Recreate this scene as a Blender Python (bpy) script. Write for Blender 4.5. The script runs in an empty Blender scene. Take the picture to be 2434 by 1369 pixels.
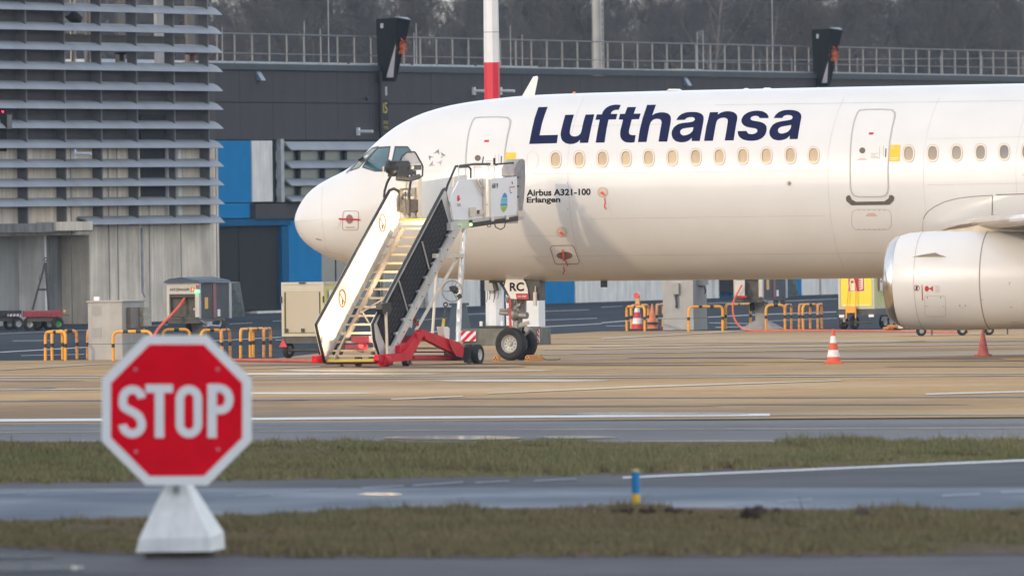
import bpy, bmesh, math, random
import numpy as np
from mathutils import Vector, Matrix, noise as mnoise
from mathutils.bvhtree import BVHTree
from mathutils.geometry import tessellate_polygon
R = math.radians
random.seed(7)
SC = bpy.context.scene
COL = SC.collection
# ------------------------------------------------------------------ camera
F = 40000.0          # focal length in photo pixels (2434 wide): a 590 mm lens
CAMZ = 3.35
RHO = math.atan(0.0131)
ALPHA = math.atan(186.5*math.cos(RHO)/F)
CR, SR = math.cos(RHO), math.sin(RHO)
FW = Vector((0, math.cos(ALPHA), -math.sin(ALPHA)))
DN = Vector((0, -math.sin(ALPHA), -math.cos(ALPHA)))
RT = Vector((1, 0, 0))
CAM = Vector((0, 0, CAMZ))
cam_d = bpy.data.cameras.new('camera'); cam = bpy.data.objects.new('camera', cam_d); COL.objects.link(cam)
xc = RT*CR + DN*SR; yc = RT*SR - DN*CR; zc = -FW
mw = Matrix.Identity(4)
for i in range(3):
    mw[i][0], mw[i][1], mw[i][2], mw[i][3] = xc[i], yc[i], zc[i], CAM[i]
cam.matrix_world = mw
cam_d.sensor_width = 36.0; cam_d.lens = 36.0*F/2434.0
cam_d.clip_start = 1.0; cam_d.clip_end = 9000.0
cam_d.dof.use_dof = True; cam_d.dof.focus_distance = 372.0; cam_d.dof.aperture_fstop = 6.6
SC.camera = cam
# ------------------------------------------------------------------ light
SUN_AZ, SUN_EL = 36.0, 18.0      # degrees left of straight-behind-the-camera, elevation
to_sun = Vector((-math.sin(R(SUN_AZ))*math.cos(R(SUN_EL)), -math.cos(R(SUN_AZ))*math.cos(R(SUN_EL)), math.sin(R(SUN_EL))))
world = bpy.data.worlds.new('World'); SC.world = world; world.use_nodes = True
wn, wl = world.node_tree.nodes, world.node_tree.links
bg = wn['Background']
sky = wn.new('ShaderNodeTexSky'); sky.sky_type = 'NISHITA'; sky.sun_disc = False
sky.sun_elevation = R(SUN_EL)
sky.sun_rotation = math.atan2(to_sun.x, to_sun.y)
sky.air_density = 1.0; sky.dust_density = 0.6; sky.ozone_density = 1.0
hs = wn.new('ShaderNodeHueSaturation'); hs.inputs['Saturation'].default_value = 0.62
wl.new(sky.outputs[0], hs.inputs['Color'])
veil = wn.new('ShaderNodeMix'); veil.data_type = 'RGBA'; veil.inputs[0].default_value = 0.5; veil.inputs[7].default_value = (4.3, 4.5, 4.9, 1)   # thin even cloud veil
wl.new(hs.outputs[0], veil.inputs[6]); wl.new(veil.outputs[2], bg.inputs[0])
bg.inputs[1].default_value = 0.15
sd = bpy.data.lights.new('sun', 'SUN'); so = bpy.data.objects.new('sun', sd); COL.objects.link(so)
sd.energy = 0.64; sd.angle = R(1.6); sd.color = (1.0, 0.76, 0.50)
so.rotation_euler = to_sun.to_track_quat('Z', 'Y').to_euler(); so.location = (-40, -40, 60)
SC.view_settings.view_transform = 'Standard'; SC.view_settings.look = 'None'
SC.view_settings.exposure = 1.03; SC.view_settings.gamma = 1.0
SC.view_settings.use_curve_mapping = False
SC.render.engine = 'CYCLES'
# ------------------------------------------------------------------ pixel -> world
def ray(x, y):
    dx, dy = x-1217.0, y-684.5
    return FW*F + RT*(dx*CR-dy*SR) + DN*(dx*SR+dy*CR)
def gnd(x, y, z=0.0):
    d = ray(x, y); t = (z-CAMZ)/d.z
    return CAM + d*t
def at(x, y, Y):
    d = ray(x, y); return CAM + d*(Y/d.y)
def on_plane(x, y, p0, n):
    d = ray(x, y); t = (p0-CAM).dot(n)/d.dot(n)
    return CAM + d*t
class Frame:
    """a vertical working plane through p0: u runs horizontally along `ang` (degrees from +X), v is its left normal, z up"""
    def __init__(s, p0, ang):
        s.p = Vector((p0[0], p0[1], 0)); a = R(ang)
        s.ang = a; s.u = Vector((math.cos(a), math.sin(a), 0)); s.v = Vector((-math.sin(a), math.cos(a), 0))
    def px(s, x, y, v=0.0):
        q = on_plane(x, y, s.p + s.v*v, s.v) - s.p
        return (q.dot(s.u), q.z)
    def w(s, u, v, z): return s.p + s.u*u + s.v*v + Vector((0, 0, z))
# ------------------------------------------------------------------ materials
MATS = {}
def M(name, col, rough=0.6, metal=0.0, var=0.12, scale=3.0, bump=0.0, streak=0.0, coat=0.0, spec=0.5, col2=None, stretch=(1,1,1), alpha=1.0, emit=None, es=1.0, rvar=0.0, detail=4.0):
    if name in MATS: return MATS[name]
    m = bpy.data.materials.new(name); m.use_nodes = True
    nt = m.node_tree; n, l = nt.nodes, nt.links
    b = n['Principled BSDF']
    b.inputs['Roughness'].default_value = rough; b.inputs['Metallic'].default_value = metal
    b.inputs['Specular IOR Level'].default_value = spec
    b.inputs['Coat Weight'].default_value = coat; b.inputs['Coat Roughness'].default_value = 0.08
    c = Vector(col)
    if var > 0 or bump > 0 or col2 is not None or streak > 0:
        tc = n.new('ShaderNodeTexCoord'); mp = n.new('ShaderNodeMapping'); mp.inputs['Scale'].default_value = stretch
        l.new(tc.outputs['Object'], mp.inputs['Vector'])
        nz = n.new('ShaderNodeTexNoise'); nz.inputs['Scale'].default_value = scale; nz.inputs['Detail'].default_value = detail; nz.inputs['Roughness'].default_value = 0.6
        l.new(mp.outputs[0], nz.inputs['Vector'])
        cr = n.new('ShaderNodeMapRange'); cr.inputs['From Min'].default_value = 0.3; cr.inputs['From Max'].default_value = 0.7
        l.new(nz.outputs['Fac'], cr.inputs['Value'])
        mx = n.new('ShaderNodeMix'); mx.data_type = 'RGBA'
        a = col2 if col2 is not None else c*(1-var)
        mx.inputs[6].default_value = (a[0], a[1], a[2], 1); q = c*(1+var) if col2 is None else c
        mx.inputs[7].default_value = (min(q[0], 1), min(q[1], 1), min(q[2], 1), 1)
        l.new(cr.outputs[0], mx.inputs[0]); out = mx.outputs[2]
        if streak > 0:
            mp2 = n.new('ShaderNodeMapping'); mp2.inputs['Scale'].default_value = (1.5, 1.5, 0.10)
            l.new(tc.outputs['Object'], mp2.inputs['Vector'])
            n2 = n.new('ShaderNodeTexNoise'); n2.inputs['Scale'].default_value = 2.2; n2.inputs['Detail'].default_value = 6; n2.inputs['Roughness'].default_value = 0.7
            l.new(mp2.outputs[0], n2.inputs['Vector'])
            r2 = n.new('ShaderNodeMapRange'); r2.inputs['From Min'].default_value = 0.38; r2.inputs['From Max'].default_value = 0.68
            r2.inputs['To Min'].default_value = 1.0-streak; r2.inputs['To Max'].default_value = 1.0+streak*0.3
            l.new(n2.outputs['Fac'], r2.inputs['Value'])
            m2 = n.new('ShaderNodeMix'); m2.data_type = 'RGBA'; m2.blend_type = 'MULTIPLY'; m2.inputs[0].default_value = 1.0
            l.new(out, m2.inputs[6]); l.new(r2.outputs[0], m2.inputs[7]); out = m2.outputs[2]
        l.new(out, b.inputs['Base Color'])
        if rvar > 0:
            rr = n.new('ShaderNodeMapRange'); rr.inputs['From Min'].default_value = 0.3; rr.inputs['From Max'].default_value = 0.7
            rr.inputs['To Min'].default_value = max(rough-rvar, 0.03); rr.inputs['To Max'].default_value = min(rough+rvar, 1)
            l.new(nz.outputs['Fac'], rr.inputs['Value']); l.new(rr.outputs[0], b.inputs['Roughness'])
        if bump > 0:
            bp = n.new('ShaderNodeBump'); bp.inputs['Strength'].default_value = bump; bp.inputs['Distance'].default_value = 0.02
            nb = n.new('ShaderNodeTexNoise'); nb.inputs['Scale'].default_value = scale*12; nb.inputs['Detail'].default_value = 3
            l.new(mp.outputs[0], nb.inputs['Vector']); l.new(nb.outputs['Fac'], bp.inputs['Height']); l.new(bp.outputs[0], b.inputs['Normal'])
    else:
        b.inputs['Base Color'].default_value = (c[0], c[1], c[2], 1)
    if emit is not None:
        b.inputs['Emission Color'].default_value = (*emit, 1); b.inputs['Emission Strength'].default_value = es
    if alpha < 1:
        b.inputs['Alpha'].default_value = alpha
    MATS[name] = m
    return m
# ------------------------------------------------------------------ objects
def tag(o, label=None, cat=None, group=None, kind=None):
    if label: o['label'] = label
    if cat: o['category'] = cat
    if group: o['group'] = group
    if kind: o['kind'] = kind
    return o
def empty(name, loc=(0, 0, 0), rz=0.0, label=None, cat=None, group=None):
    o = bpy.data.objects.new(name, None); COL.objects.link(o); o.location = loc; o.rotation_euler = (0, 0, rz)
    o.empty_display_size = 0.3
    return tag(o, label, cat, group)
class MB:
    def __init__(s): s.v = []; s.f = []
    def add(s, vs, fs):
        k = len(s.v); s.v += [tuple(p) for p in vs]; s.f += [tuple(i+k for i in f) for f in fs]; return s
    def box(s, c, d, rz=0.0, rx=0.0, ry=0.0):
        h = Vector(d)/2; m = Matrix.Translation(Vector(c)) @ Matrix.Rotation(rz, 4, 'Z') @ Matrix.Rotation(ry, 4, 'Y') @ Matrix.Rotation(rx, 4, 'X')
        vs = [m @ Vector((sx*h.x, sy*h.y, sz*h.z)) for sx in (-1, 1) for sy in (-1, 1) for sz in (-1, 1)]
        return s.add(vs, [(0, 1, 3, 2), (4, 6, 7, 5), (0, 4, 5, 1), (2, 3, 7, 6), (0, 2, 6, 4), (1, 5, 7, 3)])
    def span(s, a, b):
        c = [(a[i]+b[i])/2 for i in range(3)]; d = [abs(a[i]-b[i]) for i in range(3)]
        return s.box(c, d)
    def cyl(s, p0, p1, r0, r1=None, n=12, cap=True):
        r1 = r0 if r1 is None else r1
        p0, p1 = Vector(p0), Vector(p1); ax = (p1-p0)
        if ax.length < 1e-6: return s
        ax.normalize(); t = Vector((0, 0, 1)) if abs(ax.z) < .9 else Vector((1, 0, 0))
        a = ax.cross(t).normalized(); b = ax.cross(a)
        vs = []
        for p, r in ((p0, r0), (p1, r1)):
            for i in range(n):
                g = 2*math.pi*i/n; vs.append(p + a*(r*math.cos(g)) + b*(r*math.sin(g)))
        fs = [(i, (i+1) % n, n+(i+1) % n, n+i) for i in range(n)]
        if cap: fs += [tuple(range(n))[::-1], tuple(range(n, 2*n))]
        return s.add(vs, fs)
    def tube(s, pts, r, n=8, closed=False, cap=True):
        P = [Vector(p) for p in pts]; m = len(P); vs = []; prev = None
        for i, p in enumerate(P):
            if closed: d = P[(i+1) % m]-P[i-1]
            else: d = P[min(i+1, m-1)]-P[max(i-1, 0)]
            d.normalize()
            if prev is None:
                t = Vector((0, 0, 1)) if abs(d.z) < .9 else Vector((1, 0, 0)); a = d.cross(t).normalized()
            else: a = (prev - d*prev.dot(d)).normalized()
            prev = a; b = d.cross(a); rr = r[i] if isinstance(r, (list, tuple)) else r
            for k in range(n):
                g = 2*math.pi*k/n; vs.append(p + a*(rr*math.cos(g)) + b*(rr*math.sin(g)))
        fs = []
        for i in range(m if closed else m-1):
            j = (i+1) % m
            for k in range(n): fs.append((i*n+k, i*n+(k+1) % n, j*n+(k+1) % n, j*n+k))
        if cap and not closed: fs += [tuple(range(n))[::-1], tuple(range((m-1)*n, m*n))]
        return s.add(vs, fs)
    def lathe(s, prof, c=(0, 0, 0), n=32, axis='Z', cap=True):
        """prof: (radius, along)"""
        vs = []; c = Vector(c)
        for r, h in prof:
            for i in range(n):
                g = 2*math.pi*i/n; x, y = r*math.cos(g), r*math.sin(g)
                vs.append(c + (Vector((x, y, h)) if axis == 'Z' else Vector((h, x, y)) if axis == 'X' else Vector((x, h, y))))
        fs = [(j*n+i, j*n+(i+1) % n, (j+1)*n+(i+1) % n, (j+1)*n+i) for j in range(len(prof)-1) for i in range(n)]
        if cap: fs += [tuple(range(n))[::-1], tuple(range((len(prof)-1)*n, len(prof)*n))]
        return s.add(vs, fs)
    def prism(s, P0, P1):
        """two matching loops joined"""
        n = len(P0)
        return s.add(list(P0)+list(P1), [tuple(range(n))[::-1], tuple(range(n, 2*n))] + [(i, (i+1) % n, n+(i+1) % n, n+i) for i in range(n)])
    def ball(s, c, r, n=10, sz=1.0):
        prof = [(max(r*math.sin(math.pi*i/n), 1e-4), -r*sz*math.cos(math.pi*i/n)) for i in range(n+1)]
        return s.lathe(prof, c, n=max(8, n+2))
    def build(s, name, mat, parent=None, smooth=True, label=None, ang=38):
        me = bpy.data.meshes.new(name); me.from_pydata(s.v, [], s.f); me.update()
        bm = bmesh.new(); bm.from_mesh(me); bmesh.ops.recalc_face_normals(bm, faces=bm.faces); bm.to_mesh(me); bm.free()
        if smooth:
            me.shade_smooth(); me.set_sharp_from_angle(angle=R(ang))
        for m in (mat if isinstance(mat, (list, tuple)) else [mat]): me.materials.append(m)
        o = bpy.data.objects.new(name, me); COL.objects.link(o)
        if parent: o.parent = parent
        if label: o['label'] = label
        return o
def inst(src, name=None, parent=None, loc=None, rot=None, scale=None):
    o = src.copy(); COL.objects.link(o)
    if name: o.name = name
    if parent is not None: o.parent = parent
    if loc is not None: o.location = loc
    if rot is not None: o.rotation_euler = rot
    if scale is not None: o.scale = scale
    return o
def copy_tree(o, parent=None):
    c = o.copy(); COL.objects.link(c)
    if parent: c.parent = parent
    for ch in list(o.children): copy_tree(ch, c)
    return c
def text2d(s, size=1.0, bold=0.0, shear=0.0, sx=1.0, space=1.0):
    """flat lettering: (verts2d, faces, width)"""
    cu = bpy.data.curves.new('t', 'FONT'); cu.body = s; cu.size = size; cu.offset = bold*size; cu.shear = shear; cu.space_character = space
    cu.resolution_u = 4; cu.fill_mode = 'FRONT'
    ob = bpy.data.objects.new('t', cu); COL.objects.link(ob)
    dg = bpy.context.evaluated_depsgraph_get(); dg.update()
    me = bpy.data.meshes.new_from_object(ob.evaluated_get(dg))
    V = [(v.co.x*sx, v.co.y) for v in me.vertices]; Fc = [tuple(p.vertices) for p in me.polygons]
    bpy.data.objects.remove(ob); bpy.data.meshes.remove(me); bpy.data.curves.remove(cu)
    x0 = min(v[0] for v in V); y0 = min(v[1] for v in V); x1 = max(v[0] for v in V); y1 = max(v[1] for v in V)
    return [(v[0]-x0, v[1]-y0) for v in V], Fc, x1-x0, y1-y0
def put_text(name, s, org, ux, uz, w, h, mat, parent, bold=0.01, off=None, space=1.0, label=None):
    """lettering stretched into a w x h box on a flat face"""
    V, Fc, tw, th = text2d(s, 1.0, bold, space=space)
    org, ux, uz = Vector(org), Vector(ux), Vector(uz); nrm = ux.cross(uz).normalized()
    o = MB().add([org + ux*(v[0]/tw*w) + uz*(v[1]/th*h) + nrm*(off or 0.004) for v in V], Fc).build(name, mat, parent, smooth=False, label=label)
    return o
def poly_fill(loops):
    """loops of 2d points (first is outer) -> verts, tris"""
    t = tessellate_polygon([[Vector((p[0], p[1], 0)) for p in L] for L in loops])
    V = [tuple(p) for L in loops for p in L]
    return V, [tuple(a) for a in t]
# ------------------------------------------------------------------ ground
def ground_mat(name, c1, c2, rough, rvar, sx=0.05, sy=0.02, spec=0.5, bump=0.15, contrast=1.0):
    m = bpy.data.materials.new(name); m.use_nodes = True; nt = m.node_tree; n, l = nt.nodes, nt.links; b = n['Principled BSDF']
    tc = n.new('ShaderNodeTexCoord')
    def nz(sc, x, y, det=5.0, ro=.6, off=0.0):
        mp = n.new('ShaderNodeMapping'); mp.inputs['Scale'].default_value = (x, y, 1); mp.inputs['Location'].default_value = (off, off*.7, 0)
        l.new(tc.outputs['Object'], mp.inputs['Vector'])
        t = n.new('ShaderNodeTexNoise'); t.inputs['Scale'].default_value = sc; t.inputs['Detail'].default_value = det; t.inputs['Roughness'].default_value = ro
        l.new(mp.outputs[0], t.inputs['Vector']); return t.outputs['Fac']
    def mr(v, a, b_, c, d):
        r = n.new('ShaderNodeMapRange'); r.inputs['From Min'].default_value = a; r.inputs['From Max'].default_value = b_; r.inputs['To Min'].default_value = c; r.inputs['To Max'].default_value = d
        l.new(v, r.inputs['Value']); return r.outputs[0]
    big = nz(1.0, sx, sy); fine = nz(1.0, 1.3, 0.5, 6, .7, 3.0); strk = nz(1.0, 0.10, 1.1, 4, .7, 9.0)
    mx = n.new('ShaderNodeMix'); mx.data_type = 'RGBA'; mx.inputs[6].default_value = (*c1, 1); mx.inputs[7].default_value = (*c2, 1)
    l.new(mr(big, .35, .65, 0, 1), mx.inputs[0])
    m2 = n.new('ShaderNodeMix'); m2.data_type = 'RGBA'; m2.blend_type = 'MULTIPLY'; m2.inputs[0].default_value = 1
    l.new(mx.outputs[2], m2.inputs[6]); l.new(mr(fine, .3, .7, 1-.16*contrast, 1+.12*contrast), m2.inputs[7])
    m3 = n.new('ShaderNodeMix'); m3.data_type = 'RGBA'; m3.blend_type = 'MULTIPLY'; m3.inputs[0].default_value = 1
    l.new(m2.outputs[2], m3.inputs[6]); l.new(mr(strk, .3, .7, 1-.2*contrast, 1+.14*contrast), m3.inputs[7])
    l.new(m3.outputs[2], b.inputs['Base Color'])
    l.new(mr(nz(1.0, sx*2.2, sy*2.2, 4, .55, 21.0), .35, .62, max(rough-rvar, .05), min(rough+rvar, 1)), b.inputs['Roughness'])
    b.inputs['Specular IOR Level'].default_value = spec
    if bump > 0:
        bp = n.new('ShaderNodeBump'); bp.inputs['Strength'].default_value = bump; bp.inputs['Distance'].default_value = 0.01
        l.new(nz(9.0, 1, 1, 3), bp.inputs['Height']); l.new(bp.outputs[0], b.inputs['Normal'])
    MATS[name] = m; return m
G_APRON = ground_mat('apron_concrete', (.25, .16, .085), (.50, .315, .13), .78, .22, .035, .03, spec=.2, bump=.08, contrast=1.1)  # golden patches put some of the warm light pool and glare into the colour
G_ASPH = ground_mat('service_road_asphalt', (.038, .048, .060), (.058, .068, .082), 1.0, .05, .05, .02, spec=.02)
G_TAXI = ground_mat('taxiway_asphalt', (.10, .098, .105), (.14, .135, .14), .72, .12, .04, .03, spec=.25)
G_ROAD = ground_mat('near_road_asphalt', (.05, .052, .064), (.08, .08, .094), .75, .1, .1, .05, spec=.15)
G_WET = ground_mat('wet_asphalt', (.045, .075, .12), (.065, .095, .14), .58, .1, .15, .06, spec=.22, bump=.15)
G_EARTH = ground_mat('far_ground', (.07, .075, .05), (.10, .10, .07), .9, .05, .02, .02)
PUD = M('puddle_water', (.10, .12, .15), rough=.06, var=.1, scale=1, spec=.8)
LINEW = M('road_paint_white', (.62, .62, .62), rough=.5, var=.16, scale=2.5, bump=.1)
LINEC = M('worn_apron_paint', (.42, .35, .27), rough=.6, var=.35, scale=.6, spec=.2)
LINEY = M('road_paint_worn_yellow', (.60, .50, .32), rough=.5, var=.2, scale=2.5)
SEAL = M('joint_sealant', (.03, .03, .03), rough=.5, var=.2)
def sheet(name, pts, z, mat, label=None, world=False):
    P = [Vector((p[0], p[1], z)) if world else gnd(p[0], p[1], 0) for p in pts]
    P = [Vector((p.x, p.y, z)) for p in P]
    t = tessellate_polygon([P])
    o = MB().add(P, [tuple(a) for a in t]).build(name, mat, smooth=False)
    for p in o.data.polygons:
        pass
    tag(o, label, None, None, 'structure'); return o
sheet('ground', [(-3000, -400), (3000, -400), (3000, 6000), (-3000, 6000)], -0.02, G_EARTH, world=True)
# apron: everything between the first grass strip and the buildings
pa = [gnd(-9000, 1050), gnd(11000, 1052)]
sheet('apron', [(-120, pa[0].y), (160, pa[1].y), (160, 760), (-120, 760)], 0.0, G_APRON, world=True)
sheet('service_road', [(-3000, 880), (0, 857), (660, 851), (1000, 812), (1430, 787.5), (1900, 784.5), (5000, 770), (5000, 680), (2434, 676), (0, 741), (-3000, 800)], 0.004, G_ASPH)
sheet('taxiway', [(-6000, 1056), (8000, 1056), (8000, 978), (1500, 1000), (600, 1004), (0, 1010), (-6000, 1060)], 0.004, G_TAXI)
g1t = [(-6000, 1053), (0, 1050), (1217, 1050), (2434, 1053), (8000, 1056)]
g1b = [(-6000, 1185), (0, 1150), (600, 1143), (1217, 1134), (1500, 1127), (2434, 1094), (8000, 1050.5)]
sheet('verge', g1t + [(8000, 1057)] + g1b[::-1][1:], 0.006, M('soil', (.085, .045, .03), rough=.95, var=.3, scale=.8, bump=.5))
sheet('taxiway_crossing', g1b + [(8000, 1230), (2434, 1222), (1500, 1210), (950, 1216), (600, 1232), (0, 1244), (-6000, 1330)], 0.004, G_ROAD)
sheet('wet_road_lane', [(-6000, 1166), (0, 1162), (1217, 1160), (2434, 1160), (8000, 1160), (8000, 1229), (2434, 1221), (1500, 1209), (950, 1215), (600, 1231), (0, 1243), (-6000, 1329)], 0.008, G_WET)
g2t = [(-6000, 1325), (0, 1240), (600, 1228), (950, 1212), (1500, 1206), (2434, 1218), (8000, 1228)]
g2b = [(-6000, 1260), (-400, 1290), (0, 1302), (300, 1318), (700, 1326), (1217, 1326), (2434, 1320), (8000, 1300)]
sheet('verge', g2t + g2b[::-1], 0.012, MATS['soil'])
sheet('near_road', g2b + [(8000, 2600), (-6000, 2600)], 0.004, G_ROAD)
def stripe(x0, y0, x1, y1, wpx, mat=LINEW, z=0.012, name='painted_line', wpx2=None, n=1, lab=None):
    """a painted line between two image points, wpx high in the picture"""
    h0 = wpx/2; h1 = (wpx2 if wpx2 is not None else wpx)/2
    m = MB(); P = []
    o = MB().add([Vector((*gnd(x0, y0-h0).xy, z)), Vector((*gnd(x1, y1-h1).xy, z)), Vector((*gnd(x1, y1+h1).xy, z)), Vector((*gnd(x0, y0+h0).xy, z))], [(0, 1, 2, 3)]).build(name, mat, smooth=False)
    tag(o, lab, None, None, 'structure'); return o
# behind the aircraft, parallel with the buildings
for a in [(0, 838, 212, 826, 2.2), (430, 815, 672, 802, 1.6), (655, 809, 680, 808, 1.6), (0, 794, 215, 785, 1.2), (30, 811, 120, 810, 1.2), (50, 846, 200, 843, 1.2),
          (350, 776, 400, 772, 1.6), (545, 771, 600, 768, 1.3), (648, 764, 670, 763.5, 1.2), (1285, 778, 1430, 770, 2), (1430, 768, 1574, 757, 2.2), (1682, 754.6, 1795, 749, 2.2), (1818, 748, 1988, 742, 2.2),
          (1430, 731, 1480, 728, 1.2), (1682, 722, 1770, 719, 1.4), (1850, 717, 1990, 711, 1.4), (1440, 776, 1490, 775, 1.2), (1685, 768, 1790, 770, 1.4), (1700, 779, 1790, 777, 1.6), (1825, 764, 1990, 757, 1.2),
          (930, 766, 1062, 757, 1.3), (1110, 748, 1155, 746, 1.3), (1290, 741, 1400, 737, 1.2), (1290, 762, 1420, 757, 1.2), (1016, 791, 1060, 787, 2.5), (1100, 785, 1130, 783, 2)]:
    stripe(*a[:4], a[4]*.75, mat=M('faded_white_line', (.40, .42, .44), rough=.6, var=.25, scale=1.5, spec=.2))
# on the apron
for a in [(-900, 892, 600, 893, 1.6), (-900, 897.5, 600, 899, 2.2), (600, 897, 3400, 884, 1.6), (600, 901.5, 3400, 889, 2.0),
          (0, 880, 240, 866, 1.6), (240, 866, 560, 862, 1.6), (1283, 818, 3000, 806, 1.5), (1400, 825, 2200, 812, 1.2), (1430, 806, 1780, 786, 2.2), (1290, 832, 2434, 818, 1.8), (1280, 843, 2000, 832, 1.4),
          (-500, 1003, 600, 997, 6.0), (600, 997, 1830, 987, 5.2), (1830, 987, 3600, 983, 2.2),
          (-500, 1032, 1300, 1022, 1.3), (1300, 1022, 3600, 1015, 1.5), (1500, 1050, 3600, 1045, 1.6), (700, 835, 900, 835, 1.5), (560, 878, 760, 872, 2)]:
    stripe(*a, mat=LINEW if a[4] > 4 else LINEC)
stripe(-500, 932, 600, 922, 1.6, LINEY); stripe(1160, 936, 1500, 921, 1.6, LINEY, wpx2=3); stripe(1500, 921, 2000, 905, 3, LINEY, wpx2=1.5); stripe(2200, 938, 2700, 925, 2.4)
stripe(930, 950, 1100, 943, 2, LINEY); stripe(40, 925, 130, 922, 2, SEAL)
for a in [(-500, 957, 1500, 946, 1.4), (1500, 946, 3600, 942, 1.8), (-500, 1015, 3400, 1006, 1.0), (300, 870, 2434, 858, 1.2), (0, 1024, 2434, 1012, .8)]:
    stripe(*a, mat=SEAL, name='expansion_joint', z=0.009)
# edge lines of the taxiway crossing
stripe(1480, 1137, 2434, 1096, 3.4, wpx2=4, z=.014)
stripe(2434, 1096, 5000, 990, 4, z=.014)
FADED = M('faded_line', (.20, .235, .29), rough=.6, var=.3, scale=3, spec=.2)
for a in [(-200, 1184, 60, 1172), (90, 1170, 230, 1166), (560, 1181, 650, 1176), (720, 1168, 800, 1163), (860, 1161, 960, 1156), (980, 1156, 1100, 1148), (1130, 1149, 1210, 1145), (1270, 1145, 1370, 1140)]:
    stripe(*a, 2.4, mat=FADED, z=.014)
for a in [(1730, 1202, 1810, 1196, 3), (1850, 1194, 1930, 1189, 3), (2240, 1180, 2330, 1176, 4), (2380, 1172, 2700, 1160, 5)]: stripe(*a, mat=FADED, z=.014)
def puddle(cx, cy, rx, ry, lab, z=.016, seed=0, mat=PUD):
    rnd = random.Random(seed); N = 26; P = []
    for i in range(N):
        t = 2*math.pi*i/N; k = 1+.22*mnoise.noise(Vector((math.cos(t)*1.7, math.sin(t)*1.7, seed)))
        P.append((cx+rx*k*math.cos(t), cy+ry*k*math.sin(t)))
    o = sheet({'puddle_water': 'puddle', 'damp_concrete_film': 'damp_patch', 'tyre_and_oil_stain': 'stain'}[mat.name], P, z, mat); o['kind'] = 'structure'
    return o
puddle(1085, 1042, 165, 4.5, 'a', seed=1); puddle(1370, 1041, 95, 2.6, 'b', seed=2)
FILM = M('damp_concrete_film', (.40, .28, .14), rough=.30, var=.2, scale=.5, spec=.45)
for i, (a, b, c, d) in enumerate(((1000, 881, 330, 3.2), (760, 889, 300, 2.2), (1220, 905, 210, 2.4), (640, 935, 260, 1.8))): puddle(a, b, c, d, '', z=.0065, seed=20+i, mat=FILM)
STAIN = M('tyre_and_oil_stain', (.13, .10, .075), rough=.8, var=.4, scale=.8, spec=.2)
for i, (a, b, c, d) in enumerate(((1050, 873, 210, 2.2), (1500, 868, 260, 1.6), (2150, 853, 240, 1.8), (1700, 851, 200, 1.2), (400, 952, 330, 1.2), (1300, 966, 420, 1.4), (2000, 962, 300, 1.3), (820, 872, 100, 1.4), (2300, 872, 200, 1.2), (60, 906, 140, 1.2))): puddle(a, b, c, d, '', z=.0055, seed=40+i, mat=STAIN)
puddle(905, 1177, 55, 2.2, 'f', seed=6); puddle(60, 1352, 150, 9, 'h', seed=8); puddle(30, 1326, 90, 4, 'i', seed=9); puddle(1560, 985, 240, 3.2, 'j', seed=10)
# ------------------------------------------------------------------ grass
def interp(P, x):
    xs = [p[0] for p in P]; ys = [p[1] for p in P]
    return np.interp(x, xs, ys)
def grass(name, top, bot, N, x0, x1, hmin, hmax, seed, mat, label, pad=2.0):
    rg = np.random.default_rng(seed)
    x = rg.uniform(x0, x1, N); t = rg.uniform(0, 1, N)
    yt = interp(top, x); yb = interp(bot, x)
    wig = 1.6*np.sin(x*.045+seed)+1.1*np.sin(x*.13)+rg.normal(0, 1.3, N)
    y = yt+6 + (yb-yt-6+pad+wig*1.5)*t
    dx = x-1217.0; dy = y-684.5
    r = dx*CR-dy*SR; d = dx*SR+dy*CR
    dirx = r; diry = F*math.cos(ALPHA) - d*math.sin(ALPHA); dirz = -F*math.sin(ALPHA) - d*math.cos(ALPHA)
    tt = -CAMZ/dirz
    gx, gy = dirx*tt, diry*tt
    K = 1400; pick = rg.integers(0, N, K); cl = rg.random(N) < .22; which = pick[rg.integers(0, K, N)]
    gx = np.where(cl, gx[which]+rg.normal(0, .07, N), gx); gy = np.where(cl, gy[which]+rg.normal(0, .09, N), gy)
    ph = np.sin(gx*1.3+seed)*np.cos(gy*.35)+np.sin(gx*.47+gy*.21)
    bare = np.sin(gx*.9+gy*.13+seed)+np.sin(gx*.31-gy*.22)+.7*np.sin(gx*2.3+gy*.5)
    h = rg.uniform(hmin, hmax, N)*(1+.22*ph)*np.where(bare < -.8, .38, 1)*np.where(cl, rg.uniform(1.1, 1.75, N), 1)*np.where(rg.random(N) > .97, 1.6, 1)
    w = rg.uniform(.006, .014, N); a = rg.uniform(0, math.pi, N)
    lx = rg.normal(0, .35, N)*h; ly = rg.normal(0, .35, N)*h
    co = np.empty((N, 3, 3), dtype=np.float32)
    co[:, 0] = np.stack([gx-w*np.cos(a), gy-w*np.sin(a), np.full(N, 0.0)], 1)
    co[:, 1] = np.stack([gx+w*np.cos(a), gy+w*np.sin(a), np.full(N, 0.0)], 1)
    co[:, 2] = np.stack([gx+lx, gy+ly, h], 1)
    me = bpy.data.meshes.new(name); me.vertices.add(N*3); me.vertices.foreach_set('co', co.ravel())
    me.loops.add(N*3); me.loops.foreach_set('vertex_index', np.arange(N*3, dtype=np.int32))
    me.polygons.add(N); me.polygons.foreach_set('loop_start', np.arange(0, N*3, 3, dtype=np.int32))
    me.update(calc_edges=True); me.materials.append(mat)
    o = bpy.data.objects.new(name, me); COL.objects.link(o); tag(o, label, 'grass', None, 'stuff'); return o
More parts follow.
